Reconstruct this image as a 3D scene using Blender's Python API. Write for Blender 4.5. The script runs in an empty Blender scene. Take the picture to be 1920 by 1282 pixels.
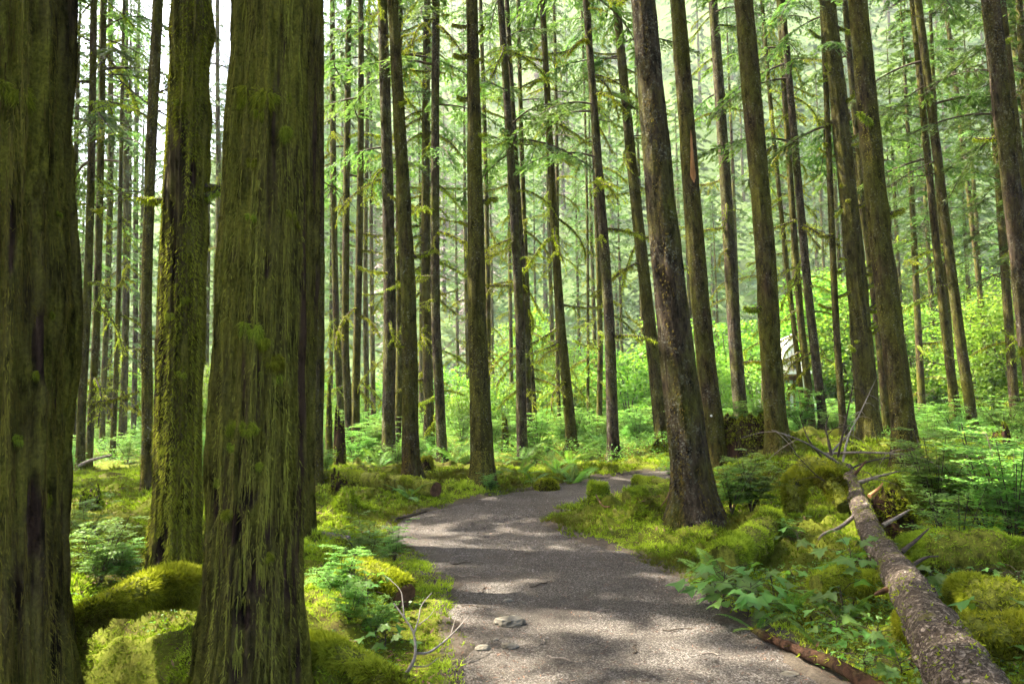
import bpy, math, random
import numpy as np
from mathutils import Matrix, Vector, Euler

random.seed(7)
rng = np.random.default_rng(7)
R = math.radians
scene = bpy.context.scene
COL = scene.collection

# ------------------------------------------------------------------ camera, sky, sun, exposure
FPX, IW, IH = 1500.0, 1920, 1282
PITCH, ROLL = math.atan2(745 - 641, FPX), R(-1.0)
CAM = Vector((0, 0, 1.6))
CROT = (Matrix.Rotation(R(90) + PITCH, 3, 'X') @ Matrix.Rotation(ROLL, 3, 'Z'))
cam = bpy.data.cameras.new('camera')
cam.sensor_width = 36; cam.lens = FPX / IW * 36; cam.clip_start = 0.05; cam.clip_end = 3000
cam.dof.use_dof = True; cam.dof.focus_distance = 11.0; cam.dof.aperture_fstop = 5.0
camo = bpy.data.objects.new('camera', cam); COL.objects.link(camo)
camo.matrix_world = Matrix.Translation(CAM) @ CROT.to_4x4()
scene.camera = camo

SUN_EL, SUN_AZ = R(53), math.atan2(-0.88, 0.26)       # azimuth measured from +Y towards +X
SUNV = Vector((math.sin(SUN_AZ) * math.cos(SUN_EL), math.cos(SUN_AZ) * math.cos(SUN_EL), math.sin(SUN_EL)))
world = bpy.data.worlds.new('World'); scene.world = world; world.use_nodes = True
wn = world.node_tree.nodes; wl = world.node_tree.links
sky = wn.new('ShaderNodeTexSky'); sky.sky_type = 'NISHITA'; sky.sun_disc = False
sky.sun_elevation = SUN_EL; sky.sun_rotation = SUN_AZ; sky.dust_density = 4.5; sky.air_density = .8; sky.ozone_density = .4
wn['Background'].inputs['Strength'].default_value = 0.15
wl.new(sky.outputs[0], wn['Background'].inputs['Color'])
sun = bpy.data.lights.new('sun', 'SUN'); sun.energy = 5.0; sun.angle = R(0.53); sun.color = (1.0, 0.96, 0.90)
suno = bpy.data.objects.new('sun', sun); COL.objects.link(suno)
suno.rotation_euler = SUNV.to_track_quat('Z', 'Y').to_euler(); suno.location = (0, 0, 60)
scene.view_settings.view_transform = 'Standard'; scene.view_settings.look = 'None'
scene.view_settings.exposure = 3.08; scene.view_settings.gamma = 1.0
scene.view_settings.use_white_balance = True; scene.view_settings.white_balance_temperature = 6950     # the camera was balanced for forest shade
scene.render.engine = 'CYCLES'
scene.cycles.use_denoising = True
scene.cycles.use_adaptive_sampling = True; scene.cycles.adaptive_threshold = .03; scene.cycles.adaptive_min_samples = 24
scene.cycles.max_bounces = 5; scene.cycles.diffuse_bounces = 2; scene.cycles.transmission_bounces = 4
scene.cycles.volume_bounces = 0; scene.cycles.sample_clamp_indirect = 6

# ------------------------------------------------------------------ numpy helpers
def _hash(ix, iy, iz, seed):
    h = (ix.astype(np.int64) * 374761393 + iy.astype(np.int64) * 668265263 + iz.astype(np.int64) * 2147483647 + seed * 974711) & 0xFFFFFFFF
    h = ((h ^ (h >> 13)) * 1274126177) & 0xFFFFFFFF
    h = ((h ^ (h >> 16)) * 2246822519) & 0xFFFFFFFF
    return ((h ^ (h >> 15)) & 0xFFFFFF) / float(0xFFFFFF)
def vnoise(x, y, z=None, seed=0):
    x = np.asarray(x, float); y = np.asarray(y, float); z = np.zeros_like(x) if z is None else np.asarray(z, float)
    x, y, z = np.broadcast_arrays(x, y, z)
    ix, iy, iz = np.floor(x), np.floor(y), np.floor(z)
    fx, fy, fz = x - ix, y - iy, z - iz
    fx, fy, fz = [f * f * (3 - 2 * f) for f in (fx, fy, fz)]
    o = 0
    for a in (0, 1):
        for b in (0, 1):
            for c in (0, 1):
                o = o + _hash(ix + a, iy + b, iz + c, seed) * (fx if a else 1 - fx) * (fy if b else 1 - fy) * (fz if c else 1 - fz)
    return o * 2 - 1
def fbm(x, y, z=None, o=4, seed=0):
    s, a, f = 0, 0.5, 1.0
    for i in range(o):
        s = s + a * vnoise(np.asarray(x) * f, np.asarray(y) * f, None if z is None else np.asarray(z) * f, seed + i * 17); a *= .5; f *= 2.03
    return s
def unit(v): return v / np.maximum(np.linalg.norm(v, axis=-1, keepdims=True), 1e-9)
def smooth(a, b, x):
    t = np.clip((np.asarray(x, float) - a) / (b - a), 0, 1); return t * t * (3 - 2 * t)
def rand_unit(n, g=None):
    return unit((g or rng).normal(size=(n, 3)))

class Soup:
    """collects polygons and links them as one mesh"""
    def __init__(s): s.V = []; s.L = []; s.C = []; s.T = []; s.M = []; s.n = 0
    def add(s, V, Fs, tint=0.5, mat=0):
        V = np.asarray(V, np.float32).reshape(-1, 3)
        if not isinstance(Fs, list): Fs = [Fs]
        for F in Fs:
            F = np.asarray(F, np.int64)
            if not len(F): continue
            s.L.append((F + s.n).ravel()); s.C.append(np.full(len(F), F.shape[1])); s.M.append(np.full(len(F), mat))
        s.T.append(np.broadcast_to(np.asarray(tint, np.float32), (len(V),)))
        s.V.append(V); s.n += len(V)
    def mesh(s, name, mats, shade=True):
        me = bpy.data.meshes.new(name)
        V = np.concatenate(s.V); L = np.concatenate(s.L).astype(np.int32); C = np.concatenate(s.C); M = np.concatenate(s.M)
        me.vertices.add(len(V)); me.vertices.foreach_set('co', V.ravel())
        me.loops.add(len(L)); me.loops.foreach_set('vertex_index', L)
        me.polygons.add(len(C))
        me.polygons.foreach_set('loop_start', np.concatenate([[0], np.cumsum(C)[:-1]]).astype(np.int32))
        me.polygons.foreach_set('material_index', M.astype(np.int32))
        me.polygons.foreach_set('use_smooth', np.full(len(C), shade, bool))
        for m in (mats if isinstance(mats, (list, tuple)) else [mats]): me.materials.append(MAT[m])
        a = me.attributes.new('tint', 'FLOAT', 'POINT'); a.data.foreach_set('value', np.concatenate(s.T).astype(np.float32))
        me.update(); me.validate()
        return me
    def build(s, name, mats, parent=None, shade=True, loc=(0, 0, 0)):
        return obj(name, s.mesh(name, mats, shade), parent, loc)

def obj(name, me, parent=None, loc=(0, 0, 0), rot=(0, 0, 0), scale=(1, 1, 1)):
    o = bpy.data.objects.new(name, me); COL.objects.link(o)
    if parent is not None: o.parent = parent
    o.location = loc; o.rotation_euler = rot
    o.scale = (scale,) * 3 if isinstance(scale, (int, float)) else scale
    return o
def tag(o, label=None, cat=None, group=None, kind=None):
    if label: o['label'] = label
    if cat: o['category'] = cat
    if group: o['group'] = group
    if kind: o['kind'] = kind
    return o
def thing(name, label, cat, loc=(0, 0, 0), rot=(0, 0, 0), group=None, scale=(1, 1, 1)):
    return tag(obj(name, None, None, loc, rot, scale), label, cat, group)
def stuff(o): o['kind'] = 'stuff'; return o

def blades(P, D, S, L, W, G, tint, soup, mat=0):
    n = len(P); L = np.broadcast_to(L, (n,))[:, None]; W = np.broadcast_to(W, (n,))[:, None]
    mid = P + D * L * .5 + G * L * .12; tip = P + D * L + G * L * .5
    V = np.stack([P - S * W * .5, P + S * W * .5, mid - S * W * .42, mid + S * W * .42, tip], 1)
    i = np.arange(n)[:, None] * 5
    soup.add(V, [i + np.array([0, 1, 3, 2]), i + np.array([2, 3, 4])], np.clip(np.repeat(np.broadcast_to(tint, (n,)), 5) + np.tile([-.16, -.16, 0, 0, .14], n), 0, 1), mat)
def spikes(P, D, S, L, W, tint, soup, mat=0):
    n = len(P); L = np.broadcast_to(L, (n,))[:, None]; W = np.broadcast_to(W, (n,))[:, None]
    V = np.stack([P - S * W * .5, P + S * W * .5, P + D * L], 1)
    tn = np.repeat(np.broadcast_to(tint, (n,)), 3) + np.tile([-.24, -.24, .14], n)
    soup.add(V, np.arange(n)[:, None] * 3 + np.array([0, 1, 2]), np.clip(tn, 0, 1), mat)
def rhombs(P, D, S, L, W, tint, soup, mat=0, fold=0.0, a=.45):
    n = len(P); L = np.broadcast_to(L, (n,))[:, None]; W = np.broadcast_to(W, (n,))[:, None]
    N = np.cross(D, S)
    V = np.stack([P, P + D * L * a + S * W * .5 + N * W * fold, P + D * L, P + D * L * a - S * W * .5 + N * W * fold], 1)
    soup.add(V, np.arange(n)[:, None] * 4 + np.array([0, 1, 2, 3]), np.repeat(np.broadcast_to(tint, (n,)), 4), mat)
def tube(soup, pts, rad, seg=6, tint=.5, mat=0, cap=True, rough=0.0, seed=0, freq=3.0):
    pts = np.asarray(pts, float); m = len(pts); rad = np.broadcast_to(rad, (m,))
    T = unit(np.gradient(pts, axis=0))
    up = np.where(np.abs(T[:, 2:3]) > .9, np.array([[1., 0, 0]]), np.array([[0, 0, 1.]]))
    A = unit(np.cross(up, T)); B = np.cross(T, A)
    th = np.linspace(0, 2 * np.pi, seg, endpoint=False)
    rr = rad[:, None] * np.ones(seg)
    ring = lambda q: pts[:, None] + A[:, None] * (np.cos(th) * q)[..., None] + B[:, None] * (np.sin(th) * q)[..., None]
    V = ring(rr)
    if rough:
        nz = fbm(V[..., 0] * freq, V[..., 1] * freq, V[..., 2] * freq, 4, seed)
        V = ring(rr * (1 + rough * nz))
    V = V.reshape(-1, 3); i = np.arange(m - 1)[:, None] * seg; j = np.arange(seg)[None]
    F = np.stack([i + j, i + (j + 1) % seg, i + seg + (j + 1) % seg, i + seg + j], -1).reshape(-1, 4)
    soup.add(V, F, tint, mat)
    if cap:
        for k in (0, m - 1):
            c = np.concatenate([pts[k:k + 1], V[k * seg:(k + 1) * seg]])
            jj = np.arange(seg); t = np.stack([np.zeros(seg, int), 1 + (jj + 1) % seg, 1 + jj], -1)
            soup.add(c, t if k == 0 else t[:, ::-1], tint, mat)
    return V.reshape(m, seg, 3)
def curve_pts(P, n):
    """smooth polyline through control points"""
    P = np.asarray(P, float); t = np.linspace(0, len(P) - 1, n); k = np.minimum(t.astype(int), len(P) - 2); f = (t - k)[:, None]
    p0 = P[np.maximum(k - 1, 0)]; p1 = P[k]; p2 = P[k + 1]; p3 = P[np.minimum(k + 2, len(P) - 1)]
    return .5 * (2 * p1 + (p2 - p0) * f + (2 * p0 - 5 * p1 + 4 * p2 - p3) * f ** 2 + (3 * p1 - p0 - 3 * p2 + p3) * f ** 3)
def sample_mesh(V, Q, n, want=None):
    """n random points and normals on quads Q of vertices V (weight by area and want(normal, centre))"""
    V = np.asarray(V, float)
    a, b, c, d = V[Q[:, 0]], V[Q[:, 1]], V[Q[:, 2]], V[Q[:, 3]]
    N = np.cross(c - a, d - b); A = np.linalg.norm(N, axis=1); N = N / np.maximum(A[:, None], 1e-9)
    w = A.copy()
    if want is not None: w = w * want(N, (a + b + c + d) / 4)
    k = rng.choice(len(Q), n, p=w / w.sum()); s = rng.random((n, 1)); t = rng.random((n, 1))
    return (a[k] * (1 - s) + b[k] * s) * (1 - t) + (d[k] * (1 - s) + c[k] * s) * t, N[k]
def grid_quads(m, seg, wrap=True):
    i = np.arange(m - 1)[:, None] * seg; j = np.arange(seg if wrap else seg - 1)[None]
    return np.stack([i + j, i + (j + 1) % seg, i + seg + (j + 1) % seg, i + seg + j], -1).reshape(-1, 4)
def tufts(P, N, soup, L=.035, W=.008, k=3, tint=None, droop=.3, spread=.8, mat=0):
    """little moss tufts: k spikes on each point"""
    n = len(P); t = rng.random(n) if tint is None else tint
    P = np.repeat(P, k, 0); N = np.repeat(N, k, 0); t = np.repeat(t, k) + rng.normal(0, .08, n * k)
    D = unit(N + spread * rand_unit(n * k) - np.array([0, 0, droop]))
    S = unit(np.cross(D, rand_unit(n * k)))
    spikes(P, D, S, L * rng.uniform(.5, 1.3, n * k), W * rng.uniform(.7, 1.3, n * k), np.clip(t, 0, 1), soup, mat)

# ------------------------------------------------------------------ materials
MAT = {}
class NT:
    def __init__(s, name):
        m = bpy.data.materials.new(name); m.use_nodes = True; MAT[name] = m
        s.t = m.node_tree; s.b = s.t.nodes['Principled BSDF']; s.out = s.t.nodes['Material Output']
        s.b.inputs['Roughness'].default_value = .85; s.b.inputs['Specular IOR Level'].default_value = .04
    def n(s, typ, **kw):
        x = s.t.nodes.new(typ)
        for k, v in kw.items(): setattr(x, k, v)
        return x
    def l(s, a, b): s.t.links.new(a, b)
    def coords(s, scale=(1, 1, 1), jitter=True):
        tc = s.n('ShaderNodeTexCoord'); src = tc.outputs['Object']
        if jitter:
            oi = s.n('ShaderNodeObjectInfo'); v = s.n('ShaderNodeVectorMath', operation='MULTIPLY_ADD')
            s.l(oi.outputs['Random'], v.inputs[0]); v.inputs[1].default_value = (37, 53, 71); s.l(src, v.inputs[2]); src = v.outputs[0]
        mp = s.n('ShaderNodeMapping'); s.l(src, mp.inputs['Vector']); mp.inputs['Scale'].default_value = scale
        return mp.outputs[0]
    def noise(s, vec, scale, detail=4, rough=.6, dist=0):
        x = s.n('ShaderNodeTexNoise'); s.l(vec, x.inputs['Vector'])
        x.inputs['Scale'].default_value = scale; x.inputs['Detail'].default_value = detail; x.inputs['Roughness'].default_value = rough; x.inputs['Distortion'].default_value = dist
        return x.outputs['Fac']
    def voro(s, vec, scale, feature='F1', out='Distance'):
        x = s.n('ShaderNodeTexVoronoi', feature=feature); s.l(vec, x.inputs['Vector']); x.inputs['Scale'].default_value = scale
        return x.outputs[out]
    def ramp(s, fac, stops):
        x = s.n('ShaderNodeValToRGB'); s.l(fac, x.inputs[0]); e = x.color_ramp.elements
        while len(e) < len(stops): e.new(.5)
        for k, (p, c) in enumerate(stops):
            e[k].position = p; e[k].color = (c, c, c, 1) if isinstance(c, (int, float)) else (*c, 1)
        return x.outputs[0]
    def mix(s, f, a, b, blend='MIX'):
        x = s.n('ShaderNodeMix', data_type='RGBA', blend_type=blend)
        for sock, v in ((x.inputs[0], f), (x.inputs[6], a), (x.inputs[7], b)):
            if hasattr(v, 'is_linked'): s.l(v, sock)
            else: sock.default_value = v if isinstance(v, (int, float)) else (*v, 1)
        return x.outputs[2]
    def math(s, op, a, b=0):
        x = s.n('ShaderNodeMath', operation=op)
        for k, v in ((0, a), (1, b)):
            if hasattr(v, 'is_linked'): s.l(v, x.inputs[k])
            else: x.inputs[k].default_value = v
        return x.outputs[0]
    def attr(s, name='tint'):
        x = s.n('ShaderNodeAttribute', attribute_name=name); return x.outputs['Fac']
    def bump(s, h, strength=.5, dist=.02):
        x = s.n('ShaderNodeBump'); s.l(h, x.inputs['Height']); x.inputs['Strength'].default_value = strength; x.inputs['Distance'].default_value = dist
        s.l(x.outputs[0], s.b.inputs['Normal'])
    def color(s, c):
        if hasattr(c, 'is_linked'): s.l(c, s.b.inputs['Base Color'])
        else: s.b.inputs['Base Color'].default_value = (*c, 1)

def bark(name, dark, mid, moss_a, moss_b, moss=.5, lichen=0.0, streak=.12, rot=None):
    t = NT(name); v = t.coords(); vs = t.coords((1, 1, streak)); vp = t.coords((1, 1, .45))
    st = t.noise(vs, 16, 6, .65); fine = t.noise(v, 55, 4, .7); patch = t.noise(vp, 2.2, 5, .6)
    base = t.ramp(st, [(.32, dark), (.68, mid)])
    mcol = t.ramp(fine, [(.3, moss_a), (.72, moss_b)])
    h = t.math('ADD', t.math('MULTIPLY', patch, .75), t.math('MULTIPLY', st, .35))
    c = .55 + (.5 - moss) * .5
    f = t.ramp(h, [(max(c - .09, 0), 0.0), (min(c + .09, 1), 1.0)])
    col = t.mix(f, base, mcol)
    if lichen:
        ln = t.noise(v, 30, 5, .7); lp = t.noise(v, 3, 2)
        lf = t.math('MULTIPLY', t.ramp(ln, [(.58 - lichen * .06, 0.0), (.66, 1.0)]), t.ramp(lp, [(.42, 0.0), (.62, 1.0)]))
        col = t.mix(lf, col, (.20, .20, .15))
    if rot:
        rn = t.noise(vs, 5, 4, .6)
        col = t.mix(t.ramp(rn, [(.60, 0.0), (.66, 1.0)]), col, rot)
        col = t.mix(t.attr(), col, t.ramp(st, [(.35, (.012, .008, .006)), (.55, (.05, .03, .02)), (.8, (.15, .10, .07))]))
    ck = t.noise(t.coords((1, 1, .4)), 11, 6, .7)
    t.color(t.mix(1.0, col, t.ramp(ck, [(.36, .28), (.50, .95), (.68, 1.3)]), 'MULTIPLY'))
    t.bump(t.math('ADD', t.math('ADD', t.math('MULTIPLY', st, .6), t.math('MULTIPLY', fine, .5)), t.math('MULTIPLY', ck, .8)), 1.0, .035)
    return t
bark('moss_bark', (.016, .011, .006), (.085, .062, .030), (.045, .046, .007), (.16, .15, .024), .62, streak=.07, rot=(.045, .028, .018))
bark('grey_bark', (.012, .009, .006), (.085, .062, .040), (.030, .034, .006), (.10, .10, .017), .42, lichen=1.0, streak=.3)
bark('brown_bark', (.013, .008, .005), (.080, .054, .030), (.030, .031, .006), (.105, .100, .018), .58, lichen=.4, streak=.25)
bark('green_bark', (.012, .009, .005), (.060, .044, .022), (.03, .03, .006), (.10, .092, .017), .60, lichen=.2, streak=.12)
bark('log_bark', (.035, .026, .02), (.20, .155, .12), (.06, .065, .012), (.14, .14, .03), .12, lichen=0, streak=1)
bark('rot_wood', (.007, .005, .003), (.055, .028, .016), (.03, .035, .006), (.10, .10, .02), .28, streak=.12)
bark('moss_log', (.03, .022, .012), (.08, .06, .03), (.07, .085, .010), (.21, .215, .035), .92, streak=1)
def simple(name, stops, scale=20, rough=.8, bump=.4, stretch=(1, 1, 1)):
    t = NT(name); v = t.coords(stretch); nz = t.noise(v, scale, 5, .65); t.color(t.ramp(nz, stops)); t.b.inputs['Roughness'].default_value = rough; t.bump(nz, bump, .01); return t
simple('dead_wood', [(.3, (.06, .045, .035)), (.7, (.26, .22, .18))], 30, stretch=(1, 1, .3))
simple('dark_twig', [(.3, (.02, .016, .012)), (.7, (.09, .07, .05))], 30)
simple('cut_wood', [(.3, (.035, .02, .012)), (.7, (.13, .07, .04))], 18)
simple('pale_twig', [(.3, (.10, .08, .065)), (.7, (.27, .24, .20))], 40)
simple('rock', [(.3, (.075, .066, .048)), (.7, (.22, .20, .155))], 14, .75, .6)
simple('fresh_wood', [(.3, (.20, .09, .035)), (.7, (.42, .22, .10))], 20, stretch=(1, 1, .2))
simple('white_paint', [(.3, (.70, .71, .70)), (.7, (.84, .85, .84))], 5, .5, .05)
simple('brown_paint', [(.3, (.13, .06, .03)), (.7, (.20, .10, .05))], 8)
simple('green_paint', [(.3, (.06, .16, .12)), (.7, (.10, .24, .18))], 8, .5, .1)
g = NT('window_glass'); g.color((.02, .025, .03)); g.b.inputs['Roughness'].default_value = .05; g.b.inputs['Specular IOR Level'].default_value = .6
simple('metal_tag', [(.3, (.55, .55, .53)), (.7, (.75, .75, .72))], 8, .4, .05)

def leaf(name, stops, trans=.45, rough=.5, spec=.18, tcol=1.25):
    t = NT(name); c = t.ramp(t.attr(), stops)
    oi = t.n('ShaderNodeObjectInfo'); hs = t.n('ShaderNodeHueSaturation')
    t.l(t.math('ADD', t.math('MULTIPLY', oi.outputs['Random'], .045), .472), hs.inputs['Hue'])
    t.l(t.math('ADD', t.math('MULTIPLY', oi.outputs['Random'], .5), .75), hs.inputs['Value']); t.l(c, hs.inputs['Color'])
    c = hs.outputs[0]; t.color(c)
    t.b.inputs['Roughness'].default_value = rough; t.b.inputs['Specular IOR Level'].default_value = spec
    tr = t.n('ShaderNodeBsdfTranslucent'); t.l(t.mix(1.0, c, (tcol, tcol * 1.1, tcol * .55), 'MULTIPLY'), tr.inputs[0])
    mx = t.n('ShaderNodeMixShader'); mx.inputs[0].default_value = trans
    t.l(t.b.outputs[0], mx.inputs[1]); t.l(tr.outputs[0], mx.inputs[2]); t.l(mx.outputs[0], t.out.inputs[0])
    return t
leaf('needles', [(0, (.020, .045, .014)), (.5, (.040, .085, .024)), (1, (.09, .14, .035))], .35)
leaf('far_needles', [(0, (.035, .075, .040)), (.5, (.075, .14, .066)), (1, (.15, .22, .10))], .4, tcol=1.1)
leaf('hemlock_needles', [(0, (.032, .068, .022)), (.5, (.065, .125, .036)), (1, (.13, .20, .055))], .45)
leaf('maple_leaf', [(0, (.05, .13, .02)), (.5, (.10, .215, .03)), (1, (.21, .34, .05))], .5)
leaf('shrub_leaf', [(0, (.06, .15, .028)), (.5, (.11, .24, .045)), (1, (.20, .34, .08))], .5)
leaf('broad_leaf', [(0, (.055, .14, .024)), (.5, (.09, .20, .035)), (1, (.14, .27, .05))], .45, rough=.45, spec=.35)
leaf('fern_leaf', [(0, (.04, .11, .02)), (.5, (.075, .17, .03)), (1, (.13, .24, .045))], .45)
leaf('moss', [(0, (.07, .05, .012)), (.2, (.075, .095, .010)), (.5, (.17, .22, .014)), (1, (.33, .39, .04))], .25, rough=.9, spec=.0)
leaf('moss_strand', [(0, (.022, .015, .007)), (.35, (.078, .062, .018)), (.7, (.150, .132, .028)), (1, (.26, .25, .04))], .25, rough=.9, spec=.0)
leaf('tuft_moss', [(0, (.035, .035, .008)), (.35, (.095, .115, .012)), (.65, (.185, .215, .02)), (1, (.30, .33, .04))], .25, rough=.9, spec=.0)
leaf('grey_twigs', [(0, (.20, .165, .145)), (1, (.42, .37, .33))], .0, rough=.9, spec=.0)

# ground: moss with brown litter, bare dirt by the path ("dirt" measured from the path edge)
t = NT('forest_floor'); v = t.coords(jitter=False)
n1 = t.noise(v, 1.1, 5, .6); n2 = t.noise(v, 9, 6, .7); n3 = t.noise(v, 60, 4, .7)
mossc = t.mix(n2, (.03, .042, .006), (.11, .125, .012))
mossc = t.mix(t.math('MULTIPLY', n3, .5), mossc, (.13, .14, .015))
litter = t.ramp(n3, [(.35, (.02, .014, .008)), (.7, (.085, .052, .026))])
f = t.ramp(t.math('ADD', t.math('MULTIPLY', n1, .6), t.math('MULTIPLY', n2, .4)), [(.52, 0.0), (.60, 1.0)])
c = t.mix(t.math('MULTIPLY', f, .75), mossc, litter)
dirt = t.ramp(t.math('ADD', t.attr('dirt'), t.math('MULTIPLY', t.math('SUBTRACT', n2, .5), .9)), [(.42, 0.0), (.58, 1.0)])
soil = t.ramp(n3, [(.3, (.032, .026, .019)), (.75, (.10, .082, .060))])
t.color(t.mix(dirt, c, soil)); t.bump(t.math('ADD', n2, t.math('MULTIPLY', n3, .5)), .8, .03)
# path: fine crushed gravel
t = NT('gravel'); v = t.coords(jitter=False)
vo = t.voro(v, 105, out='Color'); bw = t.n('ShaderNodeRGBToBW'); t.l(vo, bw.inputs[0])
vd = t.voro(v, 105); n1 = t.noise(v, 1.3, 6, .65); n2 = t.noise(v, 22, 5, .7)
c = t.ramp(bw.outputs[0], [(.2, (.042, .036, .029)), (.55, (.080, .071, .059)), (.85, (.19, .173, .148))])
c = t.mix(t.ramp(n1, [(.38, 0.0), (.66, .8)]), c, (.054, .046, .036))
c = t.mix(t.ramp(n2, [(.56, 0.0), (.66, .6)]), c, (.05, .036, .028))
t.color(c); t.bump(t.math('SUBTRACT', t.math('MULTIPLY', n2, .6), vd), .8, .012)
t = NT('hill_ground'); v = t.coords(jitter=False); n1 = t.noise(v, .15, 6, .7); n2 = t.noise(v, 2.5, 5, .7)
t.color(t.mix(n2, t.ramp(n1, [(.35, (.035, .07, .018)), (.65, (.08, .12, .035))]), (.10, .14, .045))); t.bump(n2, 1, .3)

# ------------------------------------------------------------------ place: pixel rays, path, terrain
def ray(u, v):
    d = CROT @ Vector(((u - IW / 2) / FPX, (IH / 2 - v) / FPX, -1)); return d / d.y
def at(u, v, d): return CAM + ray(u, v) * d
PATH = curve_pts([(1.15, -6), (1.0, 0), (.85, 3), (.73, 4.5), (.62, 5.6), (.36, 7.2), (-.05, 8.4), (-.5, 9.6), (-.52, 10.8), (.0, 12.2), (.85, 13.5), (1.9, 14.8), (3.3, 16.0), (5.2, 17.2), (8.5, 18.6), (14, 20)], 120)
PHALF = np.interp(PATH[:, 1], [0, 4.5, 9, 12.2, 13.5, 16], [1.0, .97, .98, .85, .75, .85])
def path_dist(x, y):
    x = np.asarray(x, float); y = np.asarray(y, float); sh = x.shape; x = x.ravel(); y = y.ravel()
    best = np.full(x.shape, 1e9)
    near = (y > -9) & (y < 24) & (np.abs(x) < 18)
    P, H = PATH[::1], PHALF
    xi, yi = x[near], y[near]; b = np.full(xi.shape, 1e9)
    ylo, yhi = (yi.min(), yi.max()) if len(yi) else (0, 0)
    for k in range(len(P) - 1):
        if P[k + 1, 1] < ylo - 7 or P[k, 1] > yhi + 7: continue
        a, c = P[k], P[k + 1] - P[k]; tt = np.clip(((xi - a[0]) * c[0] + (yi - a[1]) * c[1]) / (c @ c + 1e-9), 0, 1)
        b = np.minimum(b, np.hypot(xi - a[0] - tt * c[0], yi - a[1] - tt * c[1]) - H[k])
    best[near] = b
    return best.reshape(sh)          # distance outside the path's edge (negative on it)
MOUNDS = [  # x, y, rx, ry, height
    (1.75, 10.6, .85, 1.0, .10), (1.2, 11.2, .4, .5, .10), (2.5, 10.3, .7, .7, .15), (-2.1, 10.6, .7, .6, .28), (-2.0, 7.4, .9, .9, .22), (-1.6, 5.6, .6, .8, .20),
    (-2.6, 6.0, .7, .4, .15), (-2.4, 4.75, .5, .32, -.34), (-4.4, 10.5, 1.1, 1.2, .45), (3.5, 8.7, .8, .9, .25), (4.5, 12.5, 1.6, 1.5, .40), (7.5, 19, 4.5, 4.0, .55), (5.5, 15.5, 1.6, 1.4, .35),
    (4.9, 7.2, 1.2, 1.0, .10), (3.7, 9.9, .4, .4, .10), (4.0, 8.8, .5, .7, -.22), (-6, 17, 3, 3, .25), (-1.0, 15.5, 1.2, .8, .15), (2.6, 12.6, 1.5, .8, -.16)]
BUMPS = []
def g0(x, y):
    x = np.asarray(x, float); y = np.asarray(y, float)
    h = .35 * fbm(x * .12, y * .12, o=3, seed=3) * smooth(6, 20, np.hypot(x, y))
    for mx, my, rx, ry, hh in MOUNDS: h = h + hh * np.exp(-((x - mx) / rx) ** 2 - ((y - my) / ry) ** 2)
    for mx, my, rr, hh in BUMPS: h = h + hh * np.exp(-(((x - mx) / rr) ** 2 + ((y - my) / rr) ** 2))
    return h
def ground(x, y, fine=True):
    x = np.asarray(x, float); y = np.asarray(y, float); d = path_dist(x, y)
    e = d + .14 * fbm(x * 1.7, y * 1.7, o=3, seed=9) * 2
    off = smooth(-.05, .75, e)
    h = g0(x, y) * smooth(-.1, .9, d)
    if fine:
        lump = np.abs(fbm(x * 1.9, y * 1.9, o=3, seed=21)) * .26 + fbm(x * 5.5, y * 5.5, o=3, seed=5) * .13 + np.abs(fbm(x * 11, y * 11, o=2, seed=6)) * .05
        h = h + (lump - .12) * off + .035 * smooth(-.12, .1, e) - .05 * (1 - smooth(-.15, .05, e))
    return h
def gz(x, y): return float(ground(np.array([x]), np.array([y]))[0])
def hit(u, v, far=90.0):
    r = ray(u, v); d = np.arange(1.5, far, .05); p = np.array([[CAM.x + r.x * k, k, CAM.z + r.z * k] for k in d])
    below = np.nonzero(p[:, 2] < ground(p[:, 0], p[:, 1], False))[0]
    k = below[0] if len(below) else len(d) - 1
    return Vector((p[k, 0], p[k, 1], gz(p[k, 0], p[k, 1])))

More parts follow.
